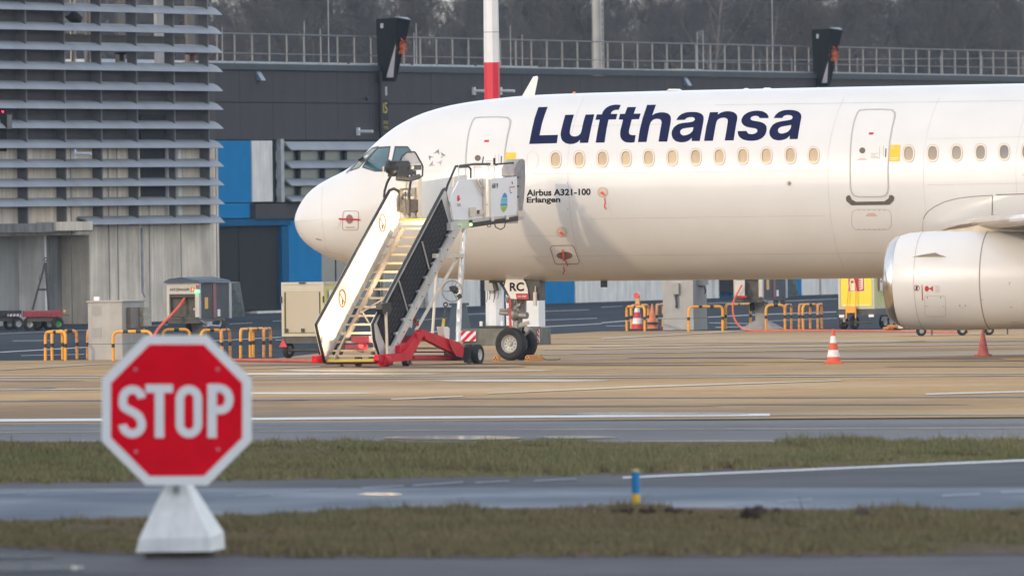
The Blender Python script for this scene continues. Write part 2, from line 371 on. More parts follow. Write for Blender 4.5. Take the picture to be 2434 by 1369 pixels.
def grass_mat(name, g1, g2, b1):
    m = bpy.data.materials.new(name); m.use_nodes = True; nt = m.node_tree; n, l = nt.nodes, nt.links; b = n['Principled BSDF']
    tc = n.new('ShaderNodeTexCoord')
    def nz(sx, sy, det, off=0):
        mp = n.new('ShaderNodeMapping'); mp.inputs['Scale'].default_value = (sx, sy, .0); mp.inputs['Location'].default_value = (off, off, 0)
        l.new(tc.outputs['Object'], mp.inputs['Vector']); t = n.new('ShaderNodeTexNoise'); t.inputs['Scale'].default_value = 1; t.inputs['Detail'].default_value = det
        l.new(mp.outputs[0], t.inputs['Vector']); r = n.new('ShaderNodeMapRange'); r.inputs['From Min'].default_value = .42; r.inputs['From Max'].default_value = .58
        l.new(t.outputs['Fac'], r.inputs['Value']); return r.outputs[0]
    def mix(f, a, c):
        x = n.new('ShaderNodeMix'); x.data_type = 'RGBA'; l.new(f, x.inputs[0])
        for i, q in ((6, a), (7, c)):
            if isinstance(q, tuple): x.inputs[i].default_value = (*q, 1)
            else: l.new(q, x.inputs[i])
        return x.outputs[2]
    c = mix(nz(14, 5, 3), g1, g2); c = mix(nz(.55, .16, 6, 4), c, b1); c = mix(nz(.22, .3, 3, 14), c, (b1[0]*.62, b1[1]*.6, b1[2]*.55)); c = mix(nz(22, 22, 2, 8), c, (g2[0]*1.3, g2[1]*1.25, g2[2]*1.4))
    l.new(c, b.inputs['Base Color']); b.inputs['Roughness'].default_value = .8; b.inputs['Specular IOR Level'].default_value = .2
    b.inputs['Transmission Weight'].default_value = 0
    MATS[name] = m; return m
GM1 = grass_mat('grass_blades_far', (.095, .13, .04), (.22, .22, .09), (.27, .20, .11))
GM2 = grass_mat('grass_blades_near', (.085, .105, .036), (.19, .175, .08), (.235, .165, .095))
grass('grass', g1t, g1b, 400000, -900, 3300, .05, .10, 3, GM1, 'strip of short winter grass between the apron and the taxiway', pad=-4.0)
grass('grass', g2t, g2b, 400000, -900, 3300, .045, .09, 5, GM2, 'strip of blurred brownish grass nearest the camera', pad=-5.0)
# soil clods thrown up along the near verge
SOIL = M('dark_soil_clods', (.045, .026, .018), rough=.95, var=.35, scale=6, bump=.6)
def mound(x, y, wpx, hpx, seed, label):
    p = gnd(x, y); s = F/p.y; L = wpx/s; H = hpx/s*1.9; rnd = random.Random(seed)
    e = empty('soil_heap', p, 0, label, 'soil heap', 'heaps of dark soil along the near verge')
    m = MB()
    for i in range(int(14+L*9)):
        q = rnd.uniform(-1, 1); r = H*rnd.uniform(.25, .6)*(1-.5*abs(q))
        c = Vector((q*L/2, rnd.uniform(-.8, .8), r*.5+.03))
        k = len(m.v); m.ball(c, r, 5, sz=rnd.uniform(.6, 1.1))
        for j in range(k, len(m.v)):
            v = Vector(m.v[j]); v += Vector(mnoise.noise_vector(v*9+Vector((seed, 0, 0))))*r*.55; m.v[j] = tuple(v)
    m.build('clods', SOIL, e, smooth=False)['kind'] = 'stuff'
mound(1548, 1224, 185, 12, 1, 'low dark soil heap in the grass right below the blue and yellow post')
mound(1800, 1237, 180, 20, 2, 'tallest lumpy soil heap, in the near grass right of the marker post')
mound(2050, 1240, 80, 17, 3, 'short dark soil heap between the tallest heap and the long one')
mound(2235, 1246, 160, 13, 4, 'long low soil heap in the near grass towards the right')
mound(2425, 1240, 50, 14, 5, 'soil heap cut off by the right edge of the photo')
# ------------------------------------------------------------------ terminal building (dark cladding) and service building (louvres)
BANG = math.degrees(math.atan(F/11283.0))     # both facades recede towards the same vanishing point
CLAD = M('charcoal_cladding', (.066, .060, .064), spec=.12, rough=.8, var=.10, scale=.6, bump=.05)
CLAD2 = M('parapet_metal', (.062, .074, .088), spec=.15, rough=.7, var=.12, scale=.8)
COREM = M('dark_joint', (.015, .015, .018), rough=.8, var=0)
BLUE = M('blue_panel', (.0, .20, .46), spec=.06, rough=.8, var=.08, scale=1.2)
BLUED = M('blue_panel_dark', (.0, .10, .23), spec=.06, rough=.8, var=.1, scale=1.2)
CONCW = M('pale_concrete', (.84, .80, .75), rough=.85, var=.12, scale=1.2, streak=.22, bump=.15)
CONC = M('weathered_concrete', (.78, .66, .53), rough=.9, var=.24, scale=.6, streak=.26, bump=.25)
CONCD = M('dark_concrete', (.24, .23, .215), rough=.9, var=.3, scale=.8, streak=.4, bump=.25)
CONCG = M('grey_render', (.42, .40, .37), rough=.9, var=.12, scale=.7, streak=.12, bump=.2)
DOORD = M('dark_door', (.026, .024, .028), spec=.1, rough=.8, var=.08, scale=.6)
GLASS = M('greenish_glass', (.045, .08, .09), rough=.3, var=.3, scale=.5, spec=.3)
SLATM = M('louvre_aluminium', (.30, .32, .355), spec=.25, rough=.6, metal=.15, var=.14, scale=.5, bump=.05)
GALV = M('galvanised_steel', (.32, .33, .35), rough=.5, metal=.4, var=.2, scale=4)
ROOFS = M('pale_roof_sheet', (.45, .50, .56), rough=.4, var=.1, scale=1)
WHITEP = M('white_plastic', (.75, .76, .78), rough=.4, var=.05)
BLACKP = M('black_paint', (.012, .012, .014), rough=.45, var=.15, scale=3)
STEELF = M('flue_steel', (.62, .52, .42), rough=.28, metal=.9, var=.15, scale=3)
BROWNB = M('brown_beam', (.15, .125, .10), rough=.8, var=.2, scale=2)

# --- main terminal facade
tf = Frame(gnd(1430, 718), BANG)
term = empty('terminal_building', (tf.p.x, tf.p.y, 0), R(BANG), 'long low terminal building with charcoal cladding, blue panels and a roof railing, behind the aircraft', 'building')
# local axes of the empty: x along the facade (receding), y = left normal (into the building), z up
def T(x, y): return tf.px(x, y)
uL = T(440, 300)[0]; uR = T(2900, 300)[0]
zRoof = T(1430, 166)[1]; zPar = T(1430, 180)[1]; zMid = T(900, 247)[1]; zLow = T(600, 333)[1]
MB().span((uL, .25, 0), (uR, 30, zRoof-.25)).build('wall', COREM, term, smooth=False)
MB().span((uL, -.12, zPar+.01), (uR, .22, zRoof)).build('parapet', CLAD2, term, smooth=False)
MB().span((uL, .05, zRoof+.003), (uR, 1.2, zRoof+.05)).build('coping', GALV, term, smooth=False)
MB().span((uL, 3.0, zRoof), (T(1470, 166)[0], 9, zRoof+.17)).build('roof_sheet', ROOFS, term, smooth=False)
pw = T(678, 240)[0]-T(600, 240)[0]
u = T(568, 240)[0]-pw*2
pm = {}
while u < uR:
    for (z0, z1) in ((zLow, zMid), (zMid, zPar)):
        key = (z0, z1)
        if key not in pm:
            pm[key] = MB().span((.012, -.03, z0+.012), (pw-.012, .24, z1-.012)).build('cladding_panel', CLAD, term, smooth=False); pm[key].location = (u, 0, 0)
        else: inst(pm[key], parent=term, loc=(u, random.uniform(-.004, .004), 0))
    u += pw
def tpan(name, x0, x1, ytop, ybot, mat, v0=-.03, v1=.24, xr=None, lab=None, to_ground=False):
    xr = xr or (x0+x1)/2
    ua, ub = T(x0, ybot)[0], T(x1, ybot)[0]; zt = T(xr, ytop)[1]; zb = 0 if to_ground else T(xr, ybot)[1]
    return MB().span((ua+.01, v0, zb+.005), (ub-.01, v1, zt-.01)).build(name, mat, term, smooth=False, label=lab)
# left bay, under the cladding
tpan('blue_panel', 505, 596, 334, 482, BLUE); tpan('blue_panel', 505, 593, 483, 519, BLUE, -.025)
tpan('concrete_panel', 598, 647, 334, 480, CONCW)
tpan('cladding_panel', 594, 764, 483, 520, CLAD, -.20, .24)
tpan('downpipe_recess', 648, 661, 334, 481, COREM, .1, .24)
tpan('window_post', 652, 660, 330, 481, GALV, -.25, -.1)
# glazed bay with louvres
for (a, b) in ((661, 712), (713, 770), (771, 822), (823, 900), (901, 980), (981, 1060)):
    g = tpan('window_pane', a+1, b-1, 336, 481, GLASS, .08, .12)
    tpan('window_mullion', b-2, b+3, 336, 481, COREM, -.02, .2)
for yb, yt in ((357, 337), (399.5, 381), (441, 424), (478, 464)):
    zb, zt = T(780, yb)[1], T(780, yt)[1]; ua, ub = T(668, 400)[0], T(1100, 400)[0]
    prof = [(-.06, zt), (-.16, zt-.03), (-.30, zb+.08), (-.38, zb), (-.35, zb-.02), (-.06, zt-.05)]
    MB().prism([Vector((ua, p[0], p[1])) for p in prof], [Vector((ub, p[0], p[1])) for p in prof]).build('louvre_slat', SLATM, term)
# big door bay with blue surround
tpan('door_leaf', 523, 570, 538, 737, DOORD, .02, .2); tpan('door_leaf', 571.5, 664, 538, 737, DOORD, .02, .2)
tpan('door_lintel', 505, 683, 520, 537, BLUED, -.12, .2); tpan('door_jamb', 665, 682, 537, 735, BLUED, -.1, .2)
tpan('threshold', 600, 665, 738, 747, CONCW, -.15, .3)
tpan('blue_panel', 683, 763, 521, 740, BLUE, -.05, .24, to_ground=True)
for a, b in ((764, 802), (803, 850), (851, 905), (906, 960), (961, 1015)):
    tpan('window_pane', a+1, b-1, 483, 735, M('grey_green_glass', (.07, .09, .09), rough=.2, var=.2, scale=.5), .05, .1)
# bays seen under the fuselage
xs = [1016, 1070, 1112, 1140]
for a, b in zip(xs[:-1], xs[1:]): tpan('concrete_panel', a, b, 600, 733, CONCW, to_ground=True)
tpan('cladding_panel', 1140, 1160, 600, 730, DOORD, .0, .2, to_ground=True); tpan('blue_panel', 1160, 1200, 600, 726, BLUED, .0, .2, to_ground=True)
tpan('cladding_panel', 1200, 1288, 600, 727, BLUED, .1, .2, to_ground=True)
tpan('blue_panel', 1288, 1365, 600, 722, BLUE, -.02, to_ground=True)
for a, b in ((1366, 1398), (1398, 1466), (1466, 1534), (1534, 1602), (1602, 1692)): tpan('concrete_panel', a, b, 600, 716, CONCW, to_ground=True)
tpan('concrete_pier', 1692, 1702, 600, 709, CONCW, -.12, .2, to_ground=True)
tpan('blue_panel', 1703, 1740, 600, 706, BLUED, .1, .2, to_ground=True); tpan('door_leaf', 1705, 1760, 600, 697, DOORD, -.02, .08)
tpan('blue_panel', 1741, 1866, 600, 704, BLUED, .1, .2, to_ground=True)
tpan('blue_panel', 1866, 1903, 600, 703, BLUE, -.05, to_ground=True)
xx = 1903
while xx < 2900:
    tpan('concrete_panel', xx, xx+40, 600, 700, CONCW, to_ground=True); xx += 40
for a in range(764, 2900, 90):   # upper storey above the bays, mostly hidden by the aircraft
    if a > 1060: tpan('concrete_panel', a, a+90, 345, 600, CONCW, 0, .2)
# dark duct and small fixtures on the wall
ua = T(890, 200)[0]
MB().cyl((ua, -.22, T(890, 330)[1]), (ua, -.22, zRoof-.2), .075, n=10).build('drainpipe', BLACKP, term)
def wall_lamp(x, y, wpx, parent, fr, v=-.03):
    u0, z0 = fr.px(x, y)
    o = MB().box((u0, v-.05, z0), (.14, .10, .26)).build('lamp_bracket', WHITEP, parent, smooth=False)
    # arm points away from the wall, which shows as pointing right from here
    MB().cyl((u0, v-.08, z0), (u0, v-.10-wpx/64.0, z0-.01), .055, n=10).build('lamp_tube', M('frosted_lamp_tube', (.7, .72, .76), rough=.35, var=.04), parent)
wall_lamp(846, 313, 30, term, tf); wall_lamp(1121, 217, 30, term, tf); wall_lamp(1184, 217, 30, term, tf)
for (x, y) in ((612, 182), (1627, 195)):
    u0, z0 = T(x, y); m = MB()
    m.prism([Vector((u0-.25, -.03, z0+.17)), Vector((u0-.25, -.03, z0-.14)), Vector((u0-.25, -.22, z0-.14))], [Vector((u0+.25, -.03, z0+.17)), Vector((u0+.25, -.03, z0-.14)), Vector((u0+.25, -.22, z0-.14))])
    m.build('wall_floodlight', M('blue_grey_fixture', (.16, .20, .26), rough=.4, var=.1), term, smooth=False)
u0, z0 = T(850, 236); m = MB(); m.tube([(u0-.7, -.5, z0-.02), (u0-.3, -.4, z0+.04), (u0+.6, -.06, z0+.02)], .02, n=6); m.ball((u0-.6, -.5, z0), .07, 6)
m.build('wall_camera', BLACKP, term)
# roof railing: posts are single pieces
rail = MB()
zr1 = T(1430, 99)[1]; zr2 = T(1430, 142.5)[1]
rail.cyl((uL, .35, zr1), (uR, .35, zr1), .024, n=6); rail.cyl((uL, .35, zr2), (uR, .35, zr2), .017, n=6)
RAILM = M('railing_galvanised', (.14, .145, .155), rough=.5, metal=.3, var=.15, scale=2)
rr = rail.build('roof_railing', RAILM, term)
us = T(1467, 140)[0]; du = (T(1502.5, 140)[0]-us)
post = MB().box((0, .35, (zRoof+zr1)/2), (.035, .05, zr1-zRoof)).build('post', RAILM, rr, smooth=False)
k0 = int((uL-us)/du)+1; k1 = int((uR-us)/du)
post.location = (us+k0*du, 0, 0)
for k in range(k0+1, k1): inst(post, parent=rr, loc=(us+k*du, 0, 0), rot=(0, 0, random.uniform(-.02, .02)))
# a second railing further back on the roof, seen at the right
r2f = Frame(gnd(1430, 718), BANG); ua, ub = T(1470, 140)[0], T(2700, 140)[0]; m = MB()
def backz(x, y, v): return r2f.px(x, y, v)
a1 = backz(1500, 146, 5); a2 = backz(2434, 131, 2)
b1 = backz(1500, 152, 5); b2 = backz(2434, 168, 2)
m.cyl((a1[0], 5, a1[1]), (a2[0]+20, 1.5, a2[1]), .022, n=6)
rb = m.build('rear_railing', RAILM, term)
for x in (1508, 1581, 1806, 1882, 2038, 2236, 2334, 2432):
    t = (x-1500)/934.0; v = 5-3*t; q = backz(x, 146-15*t, v)
    MB().cyl((q[0], v, zRoof-.1), (q[0], v, q[1]), .025, n=6).build('post', RAILM, rb)
# lightning rods
for (x, y) in ((528, 65), (723, 50), (761, 70), (779, -60), (984, 78), (989, 56), (1213, 61), (1241, 83), (1430, 95), (1657, 76), (1671, 73), (1834, -80)):
    q = tf.px(x, y, .6)
    MB().cyl((q[0], .6, zRoof), (q[0], .6, q[1]), .018, .011, n=5).build('lightning_rod', GALV, term)
for x, w, h in ((828, 4, 4), (979, 5, 11), (1130, 9, 10)):
    q = tf.px(x, 150, .9); MB().lathe([(.06, 0), (.05, h/70), (.03, h/68)], (q[0], .9, zRoof+.05), 8).build('roof_vent', BLACKP, term)
q = tf.px(1620, 163, 2); MB().span((q[0]-1.4, 1.6, zRoof), (q[0]+1.4, 2.6, zRoof+.12)).build('skylight_kerb', M('cream_paint', (.6, .57, .48), rough=.6, var=.1), term)
# --- service building with louvres (left)
sf = Frame(gnd(209, 770), BANG)
serv = empty('service_building', (sf.p.x, sf.p.y, 0), R(BANG), 'tall concrete service building wrapped in horizontal grey louvre slats, left edge', 'building')
def S(x, y, v=0): return sf.px(x, y, v)
uE = S(521, 600)[0]; u0s = S(-700, 600)[0]
zc = S(300, 341)[1]; zt = S(80, 152)[1]
u137, u155 = S(137, 650)[0], S(158, 140)[0]
u213 = S(213, 650)[0]
MB().span((u213, 0, 0), (uE, 22, zc)).build('wall', CONC, serv, smooth=False, label='pale weathered concrete lower wall')
MB().span((u0s, .002, S(100, 560)[1]), (u213, 20, zc-.002)).build('wall', CONC, serv, smooth=False)
MB().span((u0s, 1.2, 0), (u213-.002, 19, S(100, 560)[1]-.002)).build('recess_wall', CONCG, serv, smooth=False)
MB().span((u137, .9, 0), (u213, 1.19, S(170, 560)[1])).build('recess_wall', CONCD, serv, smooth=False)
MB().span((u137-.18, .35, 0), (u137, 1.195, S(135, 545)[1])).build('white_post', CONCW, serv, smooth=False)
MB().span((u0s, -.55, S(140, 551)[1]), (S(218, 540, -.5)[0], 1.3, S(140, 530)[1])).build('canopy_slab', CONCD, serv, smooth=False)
MB().span((S(132, 540, -.6)[0], -.62, S(160, 548)[1]), (S(219, 540, -.6)[0], .1, S(160, 527)[1])).build('canopy_edge', CONC, serv, smooth=False)
MB().span((u0s, .05, zc+.01), (uE-.05, 21, zt)).build('upper_wall', M('brown_grey_cladding', (.085, .074, .076), spec=.15, rough=.8, var=.15, scale=.8), serv, smooth=False)
MB().span((u0s, -.04, zc-.03), (uE, .02, zc+.03)).build('flashing', CONCW, serv, smooth=False)
MB().span((u0s, .05, zt+.005), (u155, 21, zt+9)).build('tower_wall', M('brown_grey_cladding', (.1, .09, .09)), serv, smooth=False)
# vertical cladding / shutter joints
for x in (170, 259, 280, 355, 430, 515):
    q = S(x, 600)[0]; MB().span((q-.03, -.012, 0.02), (q+.03, .01, zc-.05)).build('joint_strip', M('joint_grey', (.2, .19, .18), rough=.8), serv, smooth=False)
# dark openings
for (a, b, y0, y1) in ((334, 394, 273, 333), (333, 396, 345, 470), (-40, 14, 260, 360)):
    p, q = S(a, (y0+y1)/2), S(b, (y0+y1)/2)
    MB().span((p[0], -.02, S((a+b)/2, y1)[1]), (q[0], .03, S((a+b)/2, y0)[1])).build('door_opening', DOORD, serv, smooth=False)
for x in (152, 395, 420):
    q = S(x, 400)[0]; MB().span((q-.18, -.1, S(x, 534)[1]), (q+.18, .01, zc-.05)).build('pilaster', CONCW if x > 200 else CONC, serv, smooth=False)
# slats
SV = -.12
tips = [-8.5, 36.5, 82, 126.6, 172, 217, 261.7, 307, 351.5, 396.5, 441, 485.6, 529.5]
def tipu(y): return S(536, y, -.52)[0]
slat = None
uT = tipu(300)
prof = [(-.06, .26), (-.16, .245), (-.27, .19), (-.37, .11), (-.47, .0), (-.43, -.012), (-.33, .075), (-.22, .15), (-.06, .20)]
uS0 = S(-520, 300)[0]
slat = MB().prism([Vector((uS0-uT, p[0], p[1])) for p in prof], [Vector((0 if p[1] < .1 else -.05 if p[1] < .22 else -.12, p[0], p[1])) for p in prof]).build('louvre_slat', SLATM, serv)
for i, y in enumerate(tips):
    z = S(533, y, -.47)[1]
    if y < 500:
        if i == 0: slat.location = (uT, 0, z)
        else: inst(slat, parent=serv, loc=(uT, 0, z), rot=(random.uniform(-.012, .012), 0, 0))
    else:
        us_ = S(219, y, -.5)[0]
        MB().prism([Vector((us_, p[0], z+p[1])) for p in prof], [Vector((uT, p[0], z+p[1])) for p in prof]).build('louvre_slat', SLATM, serv)
for i in range(1, 3):
    inst(slat, parent=serv, loc=(uT, 0, S(533, -8.5, -.47)[1]+.585*i))
# brackets: one long fin behind the slats at each bay
zf0 = S(400, 534)[1]; zf1 = S(400, -100)[1]
FINM = M('bracket_steel', (.12, .115, .11), rough=.6, var=.2, scale=2)
fin = MB()
fin.span((-.03, -.30, zf0), (.03, -.0, zf1))
fo = None
for x in (-30, 63, 155, 241, 326, 415, 496):
    q = S(x, 300, -.30)[0]
    if fo is None: fo = fin.build('bracket', FINM, serv, smooth=False); fo.location = (q, 0, 0)
    else: inst(fo, parent=serv, loc=(q, 0, 0))
    e = MB().span((q+.031, -.315, zf0), (q+.045, -.29, zf1)).build('bracket_edge', GALV, serv, smooth=False)
# freestanding part above the roof line: beam, flues, vents, ducts
zb0, zb1 = S(300, 108)[1], S(300, 84)[1]
MB().span((u155, .4, zb0), (S(470, 100)[0], .7, zb1)).build('roof_beam', BROWNB, serv, smooth=False)
def flue(x, r, v, mat, y1=-60):
    q = S(x, 60, v)[0]; MB().cyl((q, v, zt), (q, v, S(x, y1, v)[1]), r, n=14).build('flue_pipe', mat, serv)
    for k in range(5): MB().cyl((q, v, zt+.3+k*.7), (q, v, zt+.35+k*.7), r*1.12, n=14).build('flue_collar', mat, serv)
flue(173, .085, 3, STEELF); flue(209, .07, 3, M('flue_aged', (.35, .28, .24), rough=.45, metal=.5, var=.2)); flue(227, .085, 2, STEELF); flue(203, .05, 5, GALV)
for x, w in ((282, 14), (448, 14), (375, 22)):
    q = S(x, 60, 4)[0]; MB().span((q-.1, 4, zt), (q+w/20, 4.1, zt+5)).build('roof_duct', BROWNB if w < 20 else CONCG, serv, smooth=False)
for x, mt in ((289, BLACKP), (457, M('dark_red_paint', (.12, .02, .02), rough=.5, var=.1))):
    q = S(x, 140, 2)[0]; zq = S(x, 146, 2)[1]
    MB().lathe([(.09, 0), (.09, .2), (.22, .22), (.24, .28), (.1, .38), (.02, .39)], (q, 2, zq), 16).build('roof_vent', mt, serv)
MB().span((u155, 6, zt), (uE, 6.05, zt+.22)).build('roof_edge', ROOFS, serv, smooth=False)
q = S(165, 42, 1); m = MB(); m.cyl((q[0]-.2, 1, q[1]+.2), (q[0]+.2, .8, q[1]-.1), .2, .2, n=12); m.build('spotlight', BLACKP, serv)
MB().span((S(160, 20, 4)[0], 4.2, zt+1.1), (S(250, 20, 4)[0], 4.4, zt+2.6)).build('roof_duct', BLACKP, serv, smooth=False)
wall_lamp(150, 366, 32, serv, sf, -.3)
# red pilot light box at left edge
q = S(8, 290, -.3); MB().box((q[0], -.4, q[1]), (.5, .2, .42)).build('control_box', BLACKP, serv, smooth=False)
q = S(5, 266, -.5); MB().ball((q[0], -.52, q[1]), .03, 6).build('pilot_lamp', M('red_led', (.8, 0, 0), emit=(1, .02, .05), es=3), serv)
# downpipe on the lower wall
q = S(338, 600, -.1)[0]; m = MB(); m.cyl((q, -.1, .9), (q, -.1, S(338, 541)[1]), .045, n=8); m.tube([(q, -.1, .95), (q+.05, -.14, .8), (q+.1, -.14, .78)], .03, n=6)
m.build('downpipe', GALV, serv)
# --- added unseen block left of the view, placed to shade the foreground
blk = empty('shade_block', (-17, 105, 0), 0, 'plain grey block added out of view at left to shade the foreground', 'building')
MB().span((-30, 0, 0), (0, 150, 13.5)).build('wall', CONCG, blk, smooth=False)
win = MB()
for zz in (1, 5, 9): win.span((0.01, 2, zz), (.05, 148, zz+1.9))
win.build('window_band', GLASS, blk, smooth=False)
# ------------------------------------------------------------------ bare winter trees behind the terminal
BARK = M('bark', (.06, .057, .057), rough=.95, var=.25, scale=1.5)
BIRCH = M('pale_bark', (.16, .145, .14), rough=.9, var=.3, scale=1.5)
TWIG = M('twigs', (.056, .053, .055), rough=.95, var=.2, scale=.2)
TWIG2 = M('reddish_twigs', (.085, .062, .06), rough=.95, var=.2, scale=.2)
def tree_meshes(seed, H, lean=.04, spread=1.0, birch=False):
    rg = random.Random(seed); tr = MB(); rib = []
    def rv(): return Vector((rg.gauss(0, 1), rg.gauss(0, 1), rg.gauss(0, 1)))
    def path(p, d, L, n, wob, up):
        P = [p.copy()]; d = d.normalized()
        for i in range(n):
            d = (d + rv()*wob + Vector((0, 0, up))).normalized(); P.append(P[-1] + d*(L/n))
        return P
    def pt(P, t):
        k = t*(len(P)-1); i = min(int(k), len(P)-2); return P[i].lerp(P[i+1], k-i), (P[i+1]-P[i]).normalized()
    def child(d, ang):
        a = d.orthogonal().normalized(); a.rotate(Matrix.Rotation(rg.uniform(0, 2*math.pi), 3, d)); return (d*math.cos(ang)+a*math.sin(ang)).normalized()
    def ribbon(P, w0, w1):
        for i in range(len(P)-1):
            d = (P[i+1]-P[i]); s = d.cross(Vector((rg.uniform(-.4, .4), 1, rg.uniform(-.4, .4)))).normalized()
            t0, t1 = i/(len(P)-1), (i+1)/(len(P)-1); a = w0+(w1-w0)*t0; b = w0+(w1-w0)*t1
            rib.append((P[i]-s*a, P[i]+s*a, P[i+1]+s*b, P[i+1]-s*b))
    trunk = path(Vector((0, 0, -.2)), Vector((rg.gauss(0, lean), rg.gauss(0, lean), 1)), H, 10, .05, .06)
    tr.tube(trunk, [.20*(1-.92*i/10)*H/17 for i in range(11)], n=6)
    for i in range(17):
        t = .18+.8*(i/17)+rg.uniform(-.02, .02); p, d = pt(trunk, min(t, .99)); L = (1.1-t)*H*.42*spread*rg.uniform(.8, 1.25)+.8
        A = path(p, child(d, rg.uniform(.5, .9)), L, 6, .12, .10)
        tr.tube(A, [.05*(1-.8*j/6)*(1.2-t)*1.5 for j in range(7)], n=4, cap=False)
        for j in range(7):
            p2, d2 = pt(A, rg.uniform(.2, .98)); B = path(p2, child(d2, rg.uniform(.4, .9)), L*rg.uniform(.28, .5), 4, .13, .08)
            ribbon(B, .028, .012)
            for k in range(7):
                p3, d3 = pt(B, rg.uniform(.15, .98)); Cc = path(p3, child(d3, rg.uniform(.4, .9)), rg.uniform(.6, 1.3), 2, .14, .06)
                ribbon(Cc, .014, .008)
                for q in range(6):
                    p4, d4 = pt(Cc, rg.uniform(.1, .99)); ribbon(path(p4, child(d4, rg.uniform(.3, .9)), rg.uniform(.3, .75), 1, .1, .05), .009, .005)
    cm = MB(); vs = []; fs = []
    for q in rib:
        k = len(vs); vs += [tuple(x) for x in q]; fs.append((k, k+1, k+2, k+3))
    cm.v, cm.f = vs, fs
    return tr, cm
def raw_mesh(name, mb, mat):
    me = bpy.data.meshes.new(name); me.from_pydata(mb.v, [], mb.f); me.materials.append(mat); me.update(); return me
protos = []
for i, (H, sp, bi) in enumerate(((17.5, 1.0, 0), (18.5, .8, 0), (16.5, 1.2, 0), (18, .9, 1), (19, .7, 0))):
    a, b = tree_meshes(20+i, H, spread=sp)
    protos.append((raw_mesh('trunk', a, BIRCH if bi else BARK), raw_mesh('crown', b, TWIG2 if i in (2,) else TWIG)))
rt = random.Random(11)
def tree(x, Y, k, sc):
    e = empty('bare_tree', (x, Y, 0), rt.uniform(0, 6.28)); e.scale = (sc, sc, sc)
    o = bpy.data.objects.new('trunk', protos[k][0]); COL.objects.link(o); o.parent = e
    o = bpy.data.objects.new('crown', protos[k][1]); COL.objects.link(o); o.parent = e
    tag(e, 'pale leafless birch-like tree standing at the front of the wood' if k == 3 else 'leafless tree in the dense winter wood behind the terminal', 'tree', 'leafless trees of the wood behind the terminal'); return e
TY0 = 940
for row in range(9):
    Y = TY0+row*24; hw = Y*1217/F+7
    x = -hw+rt.uniform(0, 3)
    while x < hw:
        px = x/Y*F+1217
        sc = rt.uniform(.86, 1.06)*(Y/1000)**.6
        if 1030 < px < 1110: sc *= .74
        if 1480 < px < 1530 or 540 < px < 610 or 2060 < px < 2120: sc *= .86
        k = rt.choice((0, 0, 1, 2, 4, 4, 0, 1)) if row > 0 or not (1600 < px < 1900) else 3
        tree(x, Y+rt.uniform(-9, 9), k, sc); x += rt.uniform(2.6, 4.6)
# undergrowth and far trees as one mass behind the rows
rg = np.random.default_rng(5); N = 90000
bx = rg.uniform(-50, 50, N); by = rg.uniform(1165, 1260, N)
top = 14.6+2.0*np.sin(bx*.22)+1.3*np.sin(bx*.61+2)+.8*np.sin(bx*1.7)
bz = rg.uniform(0, 1, N)**.8*top
ln = rg.uniform(.8, 2.2, N); an = rg.normal(0, .5, N); ay = rg.normal(0, .5, N); w = rg.uniform(.015, .05, N)
co = np.empty((N, 3, 3), dtype=np.float32)
co[:, 0] = np.stack([bx-w, by, bz], 1); co[:, 1] = np.stack([bx+w, by, bz], 1); co[:, 2] = np.stack([bx+ln*np.sin(an), by+ln*np.sin(ay), bz+ln*np.cos(an)], 1)
me = bpy.data.meshes.new('far_wood'); me.vertices.add(N*3); me.vertices.foreach_set('co', co.ravel()); me.loops.add(N*3); me.loops.foreach_set('vertex_index', np.arange(N*3, dtype=np.int32))
me.polygons.add(N); me.polygons.foreach_set('loop_start', np.arange(0, N*3, 3, dtype=np.int32)); me.update(calc_edges=True); me.materials.append(TWIG)
o = bpy.data.objects.new('far_wood', me); COL.objects.link(o); tag(o, 'tangled grey mass of far woodland seen between the nearer trees', 'wood', None, 'stuff')
# low wooded rise that closes the view between the trunks
m = MB(); n = 60
for i in range(n+1):
    xx = -160+320*i/n; hh = 9.5+1.6*mnoise.noise(Vector((xx*.08, 2, 0)))+.8*mnoise.noise(Vector((xx*.5, 5, 0)))
    for (yy, k) in ((1240, .0), (1290, .75), (1340, 1.0), (1500, .9), (1800, 0)): m.v.append((xx*1.6, yy, hh*k-.03))
for i in range(n):
    for j in range(4): m.f.append((i*5+j, i*5+j+1, (i+1)*5+j+1, (i+1)*5+j))
o = m.build('hill', M('woodland_floor', (.04, .04, .046), rough=1, var=.3, scale=.4)); tag(o, None, None, None, 'structure')
# ------------------------------------------------------------------ airliner
YAW = 15.0
aft = Vector((math.cos(R(YAW)), -math.sin(R(YAW)), 0))
NG = gnd(1228, 856)
A0 = NG - aft*5.07
AC = empty('airliner', (A0.x, A0.y, 0), -R(YAW), 'white twin-engine passenger airliner with dark blue Lufthansa titles, parked nose left', 'airliner')
AM = Matrix.Translation(Vector((A0.x, A0.y, 0))) @ Matrix.Rotation(-R(YAW), 4, 'Z'); AI = AM.inverted()
camL = AI @ CAM
def rayL(x, y): return AI.to_3x3() @ ray(x, y)
def aL(x, y, yl=0.0):
    """image point -> (X aft, z) on the lengthwise plane at lateral yl (port is negative)"""
    d = rayL(x, y); t = (yl-camL.y)/d.y; p = camL + d*t; return p.x, p.z
PAINT = M('aircraft_white_paint', (.665, .655, .645), rough=.30, var=.028, scale=1.2, coat=.35, spec=.5, detail=3)
PAINTG = M('aircraft_grey_paint', (.50, .50, .50), rough=.4, var=.06, scale=2, coat=.2)
LINE = M('panel_seam', (.42, .39, .36), rough=.6, var=0)
LINED = M('dark_seam', (.22, .17, .14), rough=.6, var=0)
NAVY = M('navy_lettering', (.010, .013, .055), spec=.08, rough=.7, var=.03)
DKTXT = M('dark_lettering', (.015, .015, .02), spec=.1, rough=.7, var=0)
REDD = M('red_marking', (.45, .02, .03), rough=.5, var=.05)
